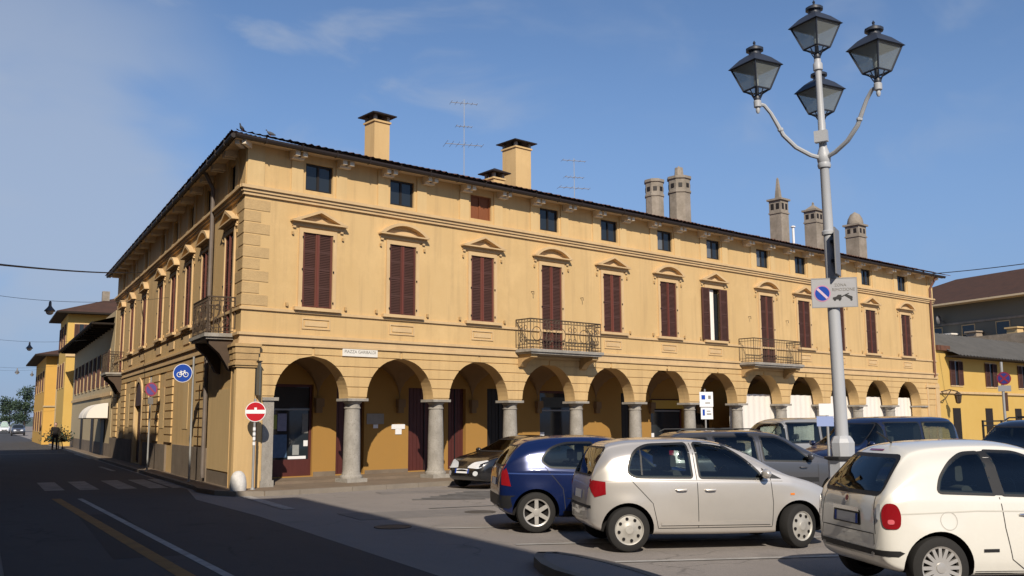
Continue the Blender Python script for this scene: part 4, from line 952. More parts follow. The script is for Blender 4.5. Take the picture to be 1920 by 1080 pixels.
for ang, hz in ((190, 6.74), (71, 6.74), (-57, 6.74)):
    d = RX*cos(radians(ang))+FX*sin(radians(ang)); c0 = LB
    pr_ = [(.05, 5.78), (.22, 5.82), (.46, 5.94), (.66, 6.13), (.76, 6.32), (.85, 6.48), (.95, 6.60), (1.06, 6.63)]
    b = MB(); b.tube([c0+d*r+Vector((0, 0, z)) for r, z in pr_], [.036]*4+[.033, .03, .03, .03], 8); b.lathe([(.02, -.14), (.035, -.1), (.03, -.06), (.06, -.04), (.062, .05), (.045, .07)], c0+d*1.06+Vector((0, 0, 6.61)), 10)
    b.lathe([(.042, 0), (.05, .02), (.042, .05)], c0+d*.70+Vector((0, 0, 6.19)), 8)
    b.build('arm', LAMPW, lt)
    lantern(c0+d*1.06+Vector((0, 0, 6.71)), .58)
lt.rotation_euler = Vector((0, 0, 1)).rotation_difference(Vector((0, 0, 1))-RX*.014).to_euler()      # the post leans a little
# signs fixed to the lamp post (things of their own)
t = thing('tow_zone_sign', 'grey no-parking tow-zone sign with a blue disc fixed to the lamp post', 'road sign', LB+Vector((0, 0, 3.4)))
T = (lambda T_: (lambda u, n, z: T_(.84*u-.02, n, .88*z)))(faceT(LB+(-FX)*.12+Vector((0, 0, 3.62)), -yaw-radians(33)+radians(20)))
b = MB(); b.box(T, -.44, .34, 0, .012, -.24, .26); b.build('plate', mat('tow_sign_face', (.33, .33, .34), .5, var=.15, vscale=6), t)
b = MB()
for q in ((-.45, .35, .255, .27), (-.45, .35, -.25, -.235), (-.45, -.435, -.235, .255), (.335, .35, -.235, .255)): b.box(T, q[0], q[1], -.004, .016, q[2], q[3])
b.build('frame', GSIGN, t)
disc(T, .145, .0125, .015, (-.26, .0)).build('rim', mat('sign_red_faded', (.45, .2, .3), .5), t); disc(T, .125, .0155, .018, (-.26, .0)).build('disc', BLUE, t)
b = MB(); b.prism(T, [(-.36, .07), (-.33, .10), (-.16, -.07), (-.19, -.10)], .0185, .021); b.build('bar', mat('sign_pinkish', (.55, .4, .5), .5), t)
text_mesh('ZONA', .07, INK, lambda u, n, z: T(.06+u, .0135+n, .14+z), 'lettering', t); text_mesh('RIMOZIONE', .073, INK, lambda u, n, z: T(.11+u, .0135+n, .06+z), 'lettering', t)
b = MB(); b.prism(T, [(-.08, -.11), (-.08, -.075), (-.02, -.06), (.01, -.03), (.07, -.03), (.07, -.11)], .0125, .016); b.prism(T, [(.12, -.045), (.145, -.02), (.26, -.065), (.26, -.10), (.22, -.11)], .0125, .016); b.prism(T, [(.07, -.055), (.2, .0), (.205, -.012), (.07, -.075)], .0125, .016)
for c in ((-.045, -.115), (.04, -.115), (.24, -.12)): b.prism(T, arc(c[0], c[1], .02, 0, 2*pi, 10)[:-1], .0125, .016)
b.build('tow_truck_symbol', BLACK, t)
t = thing('direction_panel', 'tall grey sign panel seen from behind, high on the lamp post', 'sign', LB+Vector((0, 0, 4)))
T = faceT(LB+FX*.05+RX*(-.02)+Vector((0, 0, 4.2)), -yaw+radians(62))
b = MB(); b.box(T, -.34, .06, .10, .12, -.30, .42); b.build('plate', GSIGN, t); b = MB(); b.box(T, -.2, .05, .02, .1, -.1, -.06); b.box(T, -.2, .05, .02, .1, .2, .24); b.build('clamps', BLACKI, t)
# ------------------------------------------------------------------ far end of the street
def tree(loc, h, r, lb, seed):
    rnd = random.Random(seed); t = thing('tree', lb, 'tree', loc, 0, 'trees at the end of the street'); l = Vector(loc)
    b = MB(); b.tube([l, l+Vector((.05, 0, h*.3)), l+Vector((0, .1, h*.85))], [.22, .16, .03], 7)
    for k in range(9):
        a = k*2.4; z_ = h*(.28+.06*k); b.tube([l+Vector((0, 0, z_)), l+Vector((r*.7*cos(a), r*.7*sin(a), z_+.5))], [.06, .02], 5)
    b.build('trunk', mat('bark', (.06, .045, .035), .9, var=.4, vscale=6), t)
    b = MB()
    cl_ = [(Vector((rnd.gauss(0, .5)*r, rnd.gauss(0, .5)*r, h*(.28+.72*rnd.random())))) for _ in range(26)]
    for k in range(2600):
        c = rnd.choice(cl_); taper = max(.25, 1-.55*(c.z/h))
        p = l+Vector((c.x*taper, c.y*taper, c.z))+Vector((rnd.gauss(0, 1), rnd.gauss(0, 1), rnd.gauss(0, .8))).normalized()*rnd.random()**.5*r*.42
        d = Vector((rnd.gauss(0, 1), rnd.gauss(0, 1), rnd.gauss(0, 1))).normalized(); e = d.orthogonal().normalized(); f_ = d.cross(e); s_ = .10+.14*rnd.random()
        b.face([p-e*s_, p-f_*s_*.6, p+e*s_, p+f_*s_*.6], rnd.choice((0, 0, 1)))
    b.build('crown', [mat('leaf_dark', (.035, .058, .040), .8, spec=.2), mat('leaf_mid', (.055, .08, .045), .8, spec=.2)], t)
tree((38.6, 171.5, 0), 7.9, 2.3, 'dark green tree beside the orange house at the street end', 1)
tree((37.2, 176.5, 0), 6.0, 2.3, 'lower dark tree farthest along the street', 2)
b = MB(); rnd = random.Random(5)
for k in range(5000):
    a = rnd.random(); x = -180+a*420; y = 420+40*rnd.random(); z_ = rnd.random()**1.6*(5+3*sin(x*.05)+2*sin(x*.17)); s_ = .9
    b.face([(x-s_, y, z_), (x, y-s_*.5, z_-s_*.6), (x+s_, y, z_), (x, y+s_*.5, z_+s_*.8)])
tag(b.build('distant_trees', mat('far_leaf', (.07, .09, .09), .9, spec=.1)), kind='stuff')
def bush(loc, w, h, lb):
    rnd = random.Random(9); l = Vector(loc); t = thing('shrub', lb, 'shrub', loc); b = MB()
    for k in range(900):
        p = Vector((rnd.gauss(0, .33)*w, rnd.gauss(0, .33)*w*.6, h*.35+abs(rnd.gauss(0, .3))*h*.9)); d = Vector((rnd.gauss(0, 1), rnd.gauss(0, 1), rnd.gauss(0, 1))).normalized(); e = d.orthogonal().normalized(); f_ = d.cross(e); s_ = .05+.06*rnd.random(); p = p+l
        b.face([p-e*s_, p-f_*s_*.6, p+e*s_, p+f_*s_*.6], rnd.choice((0, 1)))
    b.build('foliage', [mat('leaf_brown', (.07, .05, .025), .85, spec=.2), mat('leaf_dark', (.03, .045, .02), .85)], t)
    b = MB()
    for x, y in ((-.35, 0), (.3, .1), (0, -.1), (.1, .2)): b.tube([l+Vector((x*w, y, 0)), l+Vector((x*w*.7, y, h*.45))], .035, 5)
    b.build('stems', MATS['bark'], t)
bush(TL(45.2, .95, 0), 1.1, 1.35, 'dark brown-green shrub by the wall of the olive house end')
def person(loc, ang, lb):
    t = thing('person', lb, 'person', loc, ang)
    v = [(0, 0, .92), (0, 0, 1.10), (0, 0, 1.32), (0, 0, 1.42), (.09, 0, .86), (.11, .03, .48), (.12, -.02, .07), (-.09, 0, .86), (-.10, -.06, .48), (-.11, -.12, .07), (.17, 0, 1.34), (.23, -.02, 1.08), (.22, .07, .86), (-.17, 0, 1.34), (-.23, .0, 1.08), (-.21, .09, .87), (.12, .12, .04), (-.11, .02, .04), (.215, .09, .78), (-.205, .11, .79)]
    r_ = [.15, .15, .17, .07, .10, .07, .05, .10, .07, .05, .075, .055, .04, .075, .055, .04, .045, .045, .03, .03]
    e = [(0, 1), (1, 2), (2, 3), (0, 4), (4, 5), (5, 6), (0, 7), (7, 8), (8, 9), (2, 10), (10, 11), (11, 12), (2, 13), (13, 14), (14, 15), (6, 16), (9, 17), (12, 18), (15, 19)]
    me = bpy.data.meshes.new('body'); me.from_pydata(v, e, []); o = bpy.data.objects.new('body', me); COL.objects.link(o)
    m_ = o.modifiers.new('skin', 'SKIN'); sv = me.skin_vertices[0].data
    for k, r in enumerate(r_): sv[k].radius = (r, r*.8 if k < 3 else r)
    sv[0].use_root = True
    s2 = o.modifiers.new('sub', 'SUBSURF'); s2.levels = 2; s2.render_levels = 2
    dg = bpy.context.evaluated_depsgraph_get(); nm = bpy.data.meshes.new_from_object(o.evaluated_get(dg)); o.modifiers.clear(); o.data = nm
    nm.materials.clear(); nm.materials.append(mat('dark_coat', (.016, .013, .013), .85, spec=.2)); o.parent = t
    b = MB(); b.lathe([(.0, 1.42), (.045, 1.43), (.05, 1.48), (.075, 1.52), (.085, 1.58), (.08, 1.64), (.05, 1.69), (0, 1.70)], (0, .01, 0), 14)
    b.tube([(0, .085, 1.575), (0, .105, 1.55), (0, .085, 1.54)], .012, 5); b.build('head', mat('skin', (.42, .25, .18), .6), t, True)
    b = MB(); b.lathe([(.092, 1.58), (.09, 1.65), (.055, 1.705), (0, 1.715)], (0, -.008, 0), 14); b.lathe([(.07, 1.50), (.088, 1.58)], (0, -.022, 0), 14); b.build('hair', mat('dark_hair', (.02, .014, .01), .7), t, True)
person(TL(43.6, 1.25, 0), radians(160), 'person in dark clothes walking beside the wall in the shaded side street')
# ------------------------------------------------------------------ vehicles
TYRE = mat('tyre_rubber', (.022, .021, .020), .85, var=.4, vscale=9, spec=.3)
RIMS = mat('alloy_rim', (.55, .53, .50), .35, metal=.6, spec=.5)
HUBC = mat('hubcap_plastic', (.42, .40, .36), .5, metal=.25, var=.3, vscale=9, spec=.4)
def glassmat():
    m = bpy.data.materials.new('car_glass'); m.use_nodes = True; t = m.node_tree; n = t.nodes; n.clear()
    o = n.new('ShaderNodeOutputMaterial'); mx_ = n.new('ShaderNodeMixShader'); tr_ = n.new('ShaderNodeBsdfTransparent'); gl = n.new('ShaderNodeBsdfGlossy'); fr = n.new('ShaderNodeFresnel')
    tr_.inputs[0].default_value = (.62, .70, .67, 1); gl.inputs['Roughness'].default_value = .02; gl.inputs[0].default_value = (.95, 1, 1, 1); fr.inputs[0].default_value = 1.6
    t.links.new(fr.outputs[0], mx_.inputs[0]); t.links.new(tr_.outputs[0], mx_.inputs[1]); t.links.new(gl.outputs[0], mx_.inputs[2]); t.links.new(mx_.outputs[0], o.inputs[0])
    return m
CGLASS = glassmat(); CINT = mat('car_interior', (.045, .043, .042), .85, var=.3, vscale=5, spec=.2)
CTRIM = mat('black_car_trim', (.014, .014, .015), .55, spec=.4)
CWELL = mat('wheel_well', (.012, .011, .011), .9, spec=.2)
TAIL = mat('tail_lamp_red', (.24, .006, .010), .15, spec=.6, coat=1)
HEAD = mat('headlamp_glass', (.62, .64, .66), .12, spec=.7, coat=1)
AMBER = mat('amber_lamp', (.70, .20, .02), .2, spec=.5, coat=1)
CHROME = mat('chrome', (.62, .62, .63), .15, metal=1)
SEAM = mat('panel_gap', (.03, .03, .03), .8)
def paint(name, col, metal=0, rough=.35, flake=0):
    return mat(name, col, rough, metal=metal, spec=.5, coat=1, var=.10, vscale=2.2)
def interp(pts, x):
    if x <= pts[0][0]: return pts[0][1]
    for k in range(len(pts)-1):
        (x0, y0), (x1, y1) = pts[k], pts[k+1]
        if x <= x1:
            m0 = ((y1-y0)/(x1-x0)) if k == 0 else (y1-pts[k-1][1])/(x1-pts[k-1][0])
            m1 = ((y1-y0)/(x1-x0)) if k+2 >= len(pts) else (pts[k+2][1]-y0)/(pts[k+2][0]-x0)
            s = (y1-y0)/(x1-x0)
            if s == 0: m0 = m1 = 0
            else:
                m0 = max(0, min(m0/s, 3))*s; m1 = max(0, min(m1/s, 3))*s
            h = x1-x0; t = (x-x0)/h
            return y0*(2*t**3-3*t*t+1)+h*m0*(t**3-2*t*t+t)+y1*(-2*t**3+3*t*t)+h*m1*(t**3-t*t)
    return pts[-1][1]
def cr(pts, n):
    out = []
    P_ = [pts[0]]+pts+[pts[-1]]
    for k in range(1, len(P_)-2):
        p0, p1, p2, p3 = [Vector(q) for q in P_[k-1:k+3]]
        for j in range(n):
            t = j/n; out.append(.5*((2*p1)+(p2-p0)*t+(2*p0-5*p1+4*p2-p3)*t*t+(3*p1-p0-3*p2+p3)*t**3))
    out.append(Vector(pts[-1])); return out
def offset_poly(poly, d):
    n = len(poly); out = []
    A = sum(poly[k][0]*poly[(k+1) % n][1]-poly[(k+1) % n][0]*poly[k][1] for k in range(n)); sg = 1 if A > 0 else -1
    for k in range(n):
        a, b, c = Vector(poly[k-1]), Vector(poly[k]), Vector(poly[(k+1) % n]); e1 = (b-a).normalized(); e2 = (c-b).normalized()
        n1 = Vector((e1.y, -e1.x))*sg; n2 = Vector((e2.y, -e2.x))*sg; m = (n1+n2); m = m/max(.4, m.dot(n1)) if m.length > 1e-6 else n1
        out.append(tuple(b+m*d))
    return out
def round_poly(poly, r, n=4):
    out = []; N_ = len(poly)
    for k in range(N_):
        rr = r[k] if isinstance(r, (list, tuple)) else r
        a, b, c = Vector(poly[k-1]), Vector(poly[k]), Vector(poly[(k+1) % N_])
        if rr < .004: out.append(tuple(b)); continue
        d1 = (a-b); d2 = (c-b); q = min(rr, d1.length*.49, d2.length*.49); p = b+d1.normalized()*q; s = b+d2.normalized()*q
        for j in range(n+1):
            t = j/n; out.append(tuple(p*(1-t)**2+b*2*t*(1-t)+s*t*t))
    return out
class Car:
    def __init__(s, name, label, cat, loc, deg, spec, group=None):
        s.root = thing(name, label, cat, (loc[0], loc[1], 0), radians(deg), group); s.sp = spec; s.cuts = {}
        s.body()
    def body(s):
        sp = s.sp; top, bot, plan, belt, W_, tum = sp['top'], sp['bot'], sp['plan'], sp['belt'], sp['W'], sp['tumble']
        x0, x1 = top[0][0], top[-1][0]; n = 96; xs = []
        for k in range(n+1):
            t = k/n; xs.append(x0+(x1-x0)*(.62*t+.38*(.5-.5*cos(pi*t))))
        rows = []; crown = sp.get('crown', .035)
        for x in xs:
            zt = interp(top, x); zb = interp(bot, x); w = W_*interp(plan, x); zl = min(interp(belt, x), zt-.07)
            h = zt-zl; ws = w*.965; wr = max(ws-tum*h, w*.5); H = zl-zb; fl = interp(sp['flare'], x) if 'flare' in sp else 0
            R_ = min(.16, h*.42)
            half = [(0, zb), (w*.6, zb), (w*.90, zb+.02), (w*.965, zb+H*.13), (w*.992, zb+H*.30), (w*1.0+fl, zb+H*.52), (w*.998, zb+H*.74), (w*.985, zl-.05), (ws, zl),
                    (ws-tum*(h-R_)*.5, zl+(h-R_)*.5), (ws-tum*(h-R_), zt-R_), (wr-.05*min(1, h/.3)-.02, zt-R_*.32), (wr*.80, zt-.006-R_*.04), (wr*.45, zt+crown*.7), (0, zt+crown)]
            q = cr(half, 4)
            rows.append([Vector((x, -p.x, p.y)) for p in q][:-1]+[Vector((x, p.x, p.y)) for p in q[::-1]][:-1])
        b = MB(); b.grid(rows, 0, True, True); b.face(rows[0][::-1], 0, True); b.face(rows[-1], 0, True)
        o = b.build('body', [sp['paint'], CWELL], s.root, True, 40, True)
        rw = sp['wr']*1.0+sp.get('gap', .055)
        c = MB()
        for wx in (0, sp['wb']):
            for sd in (-1, 1):
                T_ = lambda u, nn_, z: Vector((u, nn_, z))
                c.prism(T_, [(wx+rw*cos(a), sp['wr']+rw*sin(a)) for a in [2*pi*k/40 for k in range(40)]], sd*(W_-.30), sd*(W_+.3), 1)
        co = c.build('cut', [sp['paint'], CWELL], s.root, True)
        bm = bmesh.new(); bm.from_mesh(co.data); bmesh.ops.remove_doubles(bm, verts=bm.verts, dist=1e-5); bmesh.ops.recalc_face_normals(bm, faces=bm.faces); bm.to_mesh(co.data); bm.free()
        md = o.modifiers.new('b', 'BOOLEAN'); md.operation = 'DIFFERENCE'; md.object = co; md.solver = 'EXACT'
        dg = bpy.context.evaluated_depsgraph_get(); me = bpy.data.meshes.new_from_object(o.evaluated_get(dg)); o.modifiers.clear(); o.data = me; bpy.data.objects.remove(co)
        me.set_sharp_from_angle(angle=radians(38))
        s.o = o
        s.bvh = BVHTree.FromPolygons([v.co.copy() for v in me.vertices], [tuple(p.vertices) for p in me.polygons])
        wsty = sp['rim']
        for i, wx in enumerate((0, sp['wb'])):
            for sd in (-1, 1): s.wheel(wx, sd, wsty, sp.get('steer', 0) if i else 0)
    def ray(s, p, d, off):
        h = s.bvh.ray_cast(Vector(p), Vector(d).normalized())
        if h[0] is None: return None
        nrm = h[1] if h[1].dot(Vector(d)) < 0 else -h[1]
        return h[0]+nrm*off
    def proj(s, mode, a, z, off):
        if mode == 'R': return s.ray((a, -3, z), (0, 1, 0), off)
        if mode == 'L': return s.ray((a, 3, z), (0, -1, 0), off)
        if mode == 'B': return s.ray((-4, a, z), (1, 0, 0), off)
        if mode == 'F': return s.ray((9, a, z), (-1, 0, 0), off)
        if mode == 'T': return s.ray((a, z, 4), (0, 0, -1), off)
        c, ang = mode; d = Vector((cos(ang), sin(ang), 0)); pr_ = Vector((-d.y, d.x, 0))      # oblique: centre, direction pointing at the body
        return s.ray(Vector((c[0], c[1], z))-d*5+pr_*a, d, off)
    def decal(s, name, mode, poly, m_, off=.004, parent=None, step=.07):
        b_ = []
        for k in range(len(poly)):
            a, c = Vector(poly[k]), Vector(poly[(k+1) % len(poly)]); n = max(1, int((c-a).length/step))
            b_ += [a.lerp(c, j/n) for j in range(n)]
        xs = [p.x for p in b_]; ys = [p.y for p in b_]; pts = list(b_)
        def inside(p):
            r = False
            for k in range(len(b_)):
                q, w = b_[k], b_[k-1]
                if (q.y > p.y) != (w.y > p.y) and p.x < (w.x-q.x)*(p.y-q.y)/(w.y-q.y)+q.x: r = not r
            return r
        x = min(xs)+step*.5
        while x < max(xs):
            y = min(ys)+step*.5
            while y < max(ys):
                p = Vector((x, y))
                if inside(p) and min((p-q).length for q in b_) > step*.4: pts.append(p)
                y += step
            x += step
        r = delaunay_2d_cdt(pts, [], [list(range(len(b_)))], 1, 1e-5)
        v3 = [s.proj(mode, v.x, v.y, off) for v in r[0]]
        b = MB()
        for f in r[2]:
            q = [v3[i] for i in f]
            if any(p is None for p in q): continue
            if max((q[0]-q[1]).length, (q[1]-q[2]).length, (q[2]-q[0]).length) > .5: continue
            dv = {'R': (0, 1, 0), 'L': (0, -1, 0), 'B': (1, 0, 0), 'F': (-1, 0, 0), 'T': (0, 0, -1)}.get(mode) if isinstance(mode, str) else (cos(mode[1]), sin(mode[1]), 0)
            if (q[1]-q[0]).cross(q[2]-q[0]).dot(Vector(dv)) > 0: q = q[::-1]
            b.face(q, 0, True)
        if not b.f: return None
        return b.build(name, m_, parent or s.root, True)
    def seam(s, mode, pts, w=.009, m_=None, name='panel_gap', off=.0025):
        L_, R_ = [], []
        dense = []
        for a, c in zip(pts, pts[1:]):
            a, c = Vector(a), Vector(c); n = max(1, int((c-a).length/.06)); dense += [a.lerp(c, j/n) for j in range(n)]
        dense.append(Vector(pts[-1])); b = MB()
        for k, p in enumerate(dense):
            d = (dense[min(k+1, len(dense)-1)]-dense[max(k-1, 0)]).normalized(); nn_ = Vector((-d.y, d.x))*w/2
            L_.append(s.proj(mode, *(p+nn_), off)); R_.append(s.proj(mode, *(p-nn_), off))
        for k in range(len(dense)-1):
            q = [L_[k], L_[k+1], R_[k+1], R_[k]]
            if all(q) and (q[0]-q[1]).length < .3: b.face(q, 0, True)
        if b.f: return b.build(name, m_ or SEAM, s.o, True)
    def glass(s, mode, poly, r=.05, name='side_window', border=.022):
        p = round_poly(poly, r); q = offset_poly(p, border*.35)
        s.seam(mode, q+[q[0]], border*1.5, CTRIM, 'window_rubber', .004)
        s.cuts.setdefault(mode, []).append(round_poly(offset_poly(poly, -.006), [max(.012, v*.9) for v in (r if isinstance(r, (list, tuple)) else [r]*len(poly))]))
        return s.decal(name, mode, p, CGLASS, .0045)
    def finish(s):
        """hollow the cabin, open the windows and furnish it"""
        sp = s.sp; top = sp['top']; xs = [top[0][0]+(top[-1][0]-top[0][0])*k/60 for k in range(61)]
        bz = interp(sp['belt'], 1.0)-.03
        ins = [(x, interp(top, x)-.08) for x in xs if interp(top, x)-.08 > bz]
        xa, xb = ins[0][0]+.03, ins[-1][0]-.02; zf = .62
        rt_ = max(z for x, z in ins); yh = min(.56, sp['W']*.965-sp['tumble']*(rt_-bz)-.10)
        def vol(me):
            bm = bmesh.new(); bm.from_mesh(me); v = bm.calc_volume(); bm.free(); return v
        def cut(build):
            v0 = vol(s.o.data)
            for j in (0, .011, -.013, .021, .034):       # a failed boolean is retried with a hair's shift
                c_ = MB(); build(c_, j); co = c_.build('cut', [sp['paint'], CWELL, CINT], s.root, True)
                bm = bmesh.new(); bm.from_mesh(co.data); bmesh.ops.remove_doubles(bm, verts=bm.verts, dist=1e-4); bmesh.ops.recalc_face_normals(bm, faces=bm.faces); bm.to_mesh(co.data); bm.free()
                md = s.o.modifiers.new('b', 'BOOLEAN'); md.operation = 'DIFFERENCE'; md.object = co; md.solver = 'EXACT'
                dg = bpy.context.evaluated_depsgraph_get(); me = bpy.data.meshes.new_from_object(s.o.evaluated_get(dg)); s.o.modifiers.clear(); bpy.data.objects.remove(co)
                if len(me.polygons) > 1000 and .4*v0 < vol(me) <= v0*1.001: s.o.data = me; return
        s.o.data.materials.append(CINT)
        TI = lambda u, n, z: Vector((u, n, z)); TX = lambda u, n, z: Vector((n, u, z))
        cut(lambda c_, j: c_.prism(TI, [(xa, zf+j)]+ins[1:-1]+[(xb+.15, bz-.04), (xb+.15, zf+j)], -yh-j*.3, yh+j*.3, 2))
        for p in s.cuts.get('R', []):
            for sd in (-1, 1): cut(lambda c_, j: c_.prism(TI, [(x+j*.2, z+j*.1) for x, z in p], sd*(yh-.04-abs(j)), sd*(1.3+j), 2))
        for md, far in (('F', 9), ('B', -4)):
            for p in s.cuts.get(md, []):
                zt = max(z for y, z in p); cand = [x for x in xs if interp(top, x)-.085 > zt]
                x0 = (max(cand)-.02 if md == 'F' else min(cand)+.02) if cand else (xb-.5 if md == 'F' else xa+.35)
                cut(lambda c_, j: c_.prism(TX, p, x0+j, far, 2))
        s.o.data.set_sharp_from_angle(angle=radians(38))
        xw = xb; xd = sp.get('xseat', xw-1.22)
        def seat(name, x, y, w, hr):
            b = MB(); zt = min(1.08, rt_-.32)
            b.prism(lambda u, n, z: Vector((x+u, y+n, z)), round_poly([(-.12, zf-.01), (.42, zf-.01), (.44, zf+.14), (-.02, zf+.12), (-.20, zt), (-.30, zt-.02)], .05), -w/2, w/2)
            for h in hr: b.prism(lambda u, n, z: Vector((x+u, y+h+n, z)), round_poly([(-.285, zt+.03), (-.20, zt+.03), (-.21, zt+.19), (-.28, zt+.19)], .03), -.12, .12); b.tube([(x-.245, y+h, zt-.03), (x-.245, y+h, zt+.06)], .02, 5)
            b.build(name, mat('seat_cloth', (.075, .072, .07), .9, var=.3, vscale=12, spec=.2), s.root, True)
        for y in (-.30, .30): seat('seat', xd, y, .44, (0,))
        if xd-.85 > xa+.2: seat('rear_bench', xd-.85, 0, 2*yh-.1, ())
        b = MB(); b.prism(TI, [(xw-.42, zf-.01), (xw+.10, zf-.01), (xw+.10, bz-.05), (xw-.30, bz-.03), (xw-.42, bz-.16)], -yh+.01, yh-.01); b.build('dashboard', CTRIM, s.root, True)
        b = MB(); c0 = Vector((xw-.50, .30, bz-.02)); b.tube([c0+Vector((.06*cos(a), .18*sin(a), .17*cos(a))) for a in [2*pi*k/20 for k in range(21)]], .014, 6); b.tube([c0, c0+Vector((.2, 0, -.1))], .03, 6); b.build('steering_wheel', CTRIM, s.root, True)
    def sides(s, fn):
        for m_ in ('R', 'L'): fn(m_)
    def wheel(s, wx, sd, style, steer):
        sp = s.sp; r = sp['wr']; w = sp.get('ww', .18); yc = sd*(sp['W']-w/2-.012)
        t = bpy.data.objects.new('wheel', None); COL.objects.link(t); t.parent = s.root; t.empty_display_size = .1
        t.location = (wx, yc, r); t.rotation_euler = (0, 0, radians(steer))
        b = MB(); h = w/2; ri = r*sp.get('rimr', .66)
        b.lathe([(ri*.96, -h*.9), (ri, -h), (r*.86, -h*1.02), (r*.97, -h*.82), (r, -h*.5), (r, h*.5), (r*.97, h*.82), (r*.86, h*1.02), (ri, h), (ri*.96, h*.9)], (0, 0, 0), 40, 0, True, 0, 'y', False)
        b.build('tyre', TYRE, t, True)
        b = MB(); o = sd
        Y = lambda d: o*(h-d)
        if style[0] == 'hub':
            pr_ = [(ri, Y(.0)), (ri*.95, Y(.004)), (ri*.90, Y(.016)), (ri*.6, Y(.006)), (ri*.3, Y(.0)), (ri*.27, Y(-.006)), (0, Y(-.008))]
            b.lathe(pr_, (0, 0, 0), 40, 0, True, 0, 'y', False)
            for k in range(style[1]):
                a = 2*pi*k/style[1]+.2; c = (ri*.72*cos(a), ri*.72*sin(a)); q = [Vector((c[0]+ri*.105*cos(e)*1.0, Y(-.003), c[1]+ri*.105*sin(e))) for e in [2*pi*j/12 for j in range(12)]]
                b.face(q, 1); 
                q2 = [Vector((p.x, Y(.03), p.z)) for p in q]
                for j in range(12): b.face([q[j], q[(j+1) % 12], q2[(j+1) % 12], q2[j]], 1)
            b.build('hubcap', [HUBC, CWELL], t, True)
        else:
            n = style[1]; hw = style[2]
            b.lathe([(ri, Y(0)), (ri*.97, Y(.004)), (ri*.90, Y(.012)), (ri*.885, Y(.05))], (0, 0, 0), 40, 0, True, 0, 'y', False)
            b.lathe([(ri*.93, Y(.075)), (0, Y(.07))], (0, 0, 0), 30, 1, True, 0, 'y', False)
            b.lathe([(ri*.26, Y(.03)), (ri*.24, Y(.006)), (ri*.12, Y(.004)), (0, Y(.004))], (0, 0, 0), 20, 0, True, 0, 'y', False)
            for k in range(n):
                a = 2*pi*k/n+pi/2; d = Vector((cos(a), 0, sin(a))); e = Vector((-sin(a), 0, cos(a)))
                def P_(r_, s_, dd): return d*r_+e*s_+Vector((0, Y(dd), 0))
                A = [P_(ri*.18, -hw*1.15, .014), P_(ri*.18, hw*1.15, .014), P_(ri*.92, hw, .010), P_(ri*.92, -hw, .010)]; B_ = [p-Vector((0, o*.03, 0)) for p in A]
                b.face(A)
                for j in range(4): b.face([A[j], A[(j+1) % 4], B_[(j+1) % 4], B_[j]])
            b.build('rim', [RIMS, CWELL], t, True)
    def mirror(s, x, z, sd, m_, sz=1):
        p = s.proj('R' if sd < 0 else 'L', x, z, 0)
        if p is None: return
        b = MB(); c = p+Vector((.02, sd*.12, .03)); rows = []
        for k in range(7):
            f = k/6; r = sin(pi*min(.97, max(.06, f)))**.5; rows.append([c+Vector((.06*(1-2*f) , sd*.095*sz*r*cos(q*pi/6), .068*sz*r*sin(q*pi/6))) for q in range(12)])
        b.grid(rows, 0, True, True); b.face(rows[0]); b.face(rows[-1]); b.tube([p-Vector((0, sd*.02, .02)), c-Vector((0, sd*.03, .04))], .02, 6, 1)
        b.build('wing_mirror', [m_, CTRIM], s.root, True)
    def handle(s, x, z, m_, w=.16):
        for sd, md in ((-1, 'R'), (1, 'L')):
            a = s.proj(md, x-w/2, z, .0); c = s.proj(md, x+w/2, z, .0)
            if not a or not c: continue
            o = Vector((0, sd, 0)); b = MB()
            b.tube([a, a+o*.03+Vector((.02, 0, .0)), (a+c)/2+o*.035, c+o*.03-Vector((.02, 0, 0)), c], [.008, .013, .014, .013, .008], 8); b.build('door_handle', m_, s.root, True)
    def plate(s, y0, y1, z0, z1, mode='B', m_=None):
        q = [s.proj(mode, y, z, .012) for y, z in ((y0, z0), (y1, z0), (y1, z1), (y0, z1))]
        if all(q):
            b = MB(); b.face(q); e = [[q[i].lerp(q[j], t) for t in (.0, .09)] for i, j in ((0, 1), (3, 2))]; f = [[q[i].lerp(q[j], t) for t in (.91, 1)] for i, j in ((0, 1), (3, 2))]
            d = Vector((-.002 if mode == 'B' else .002, 0, 0))
            for w in (e, f): b.face([w[0][0]+d, w[0][1]+d, w[1][1]+d, w[1][0]+d], 1)
            b.build('licence_plate', [m_ or WSIGN, BLUE], s.root, True)
    def wiper(s, mode, pts, r=.008):
        q = [s.proj(mode, a, z, .018) for a, z in pts]
        if all(q): b = MB(); b.tube(q, r, 5); b.build('wiper', CTRIM, s.root, True)
def mirx(poly): return [(-x, z) for x, z in poly]
# ---- silver five-door hatchback
SIL = paint('silver_paint', (.60, .565, .52), .5, .30)
sp = dict(W=.83, wb=2.37, wr=.288, ww=.175, rim=('hub', 8), steer=24, paint=SIL, tumble=.36, crown=.03, rimr=.68,
  top=[(-.50, .50), (-.49, .66), (-.47, .84), (-.43, .98), (-.36, 1.14), (-.23, 1.34), (-.12, 1.39), (.15, 1.43), (.7, 1.44), (1.15, 1.42), (1.45, 1.37), (1.8, 1.23), (2.12, 1.04), (2.3, .955), (2.6, .87), (2.85, .76), (2.98, .64), (3.06, .50)],
  bot=[(-.50, .42), (-.44, .31), (-.3, .24), (0, .21), (1.2, .185), (2.4, .19), (2.85, .20), (3.0, .27), (3.06, .40)],
  plan=[(-.50, .52), (-.48, .68), (-.40, .80), (-.25, .89), (0, .955), (.4, .99), (1.0, 1), (1.9, .995), (2.4, .975), (2.7, .91), (2.9, .80), (3.0, .66), (3.06, .45)],
  belt=[(-.58, .90), (0, .945), (1.0, .925), (2.1, .90), (3.0, .80)], flare=[(-.58, 0), (-.35, .0), (0, .014), (.35, .0), (2.0, 0), (2.37, .012), (2.75, 0), (3.06, 0)])
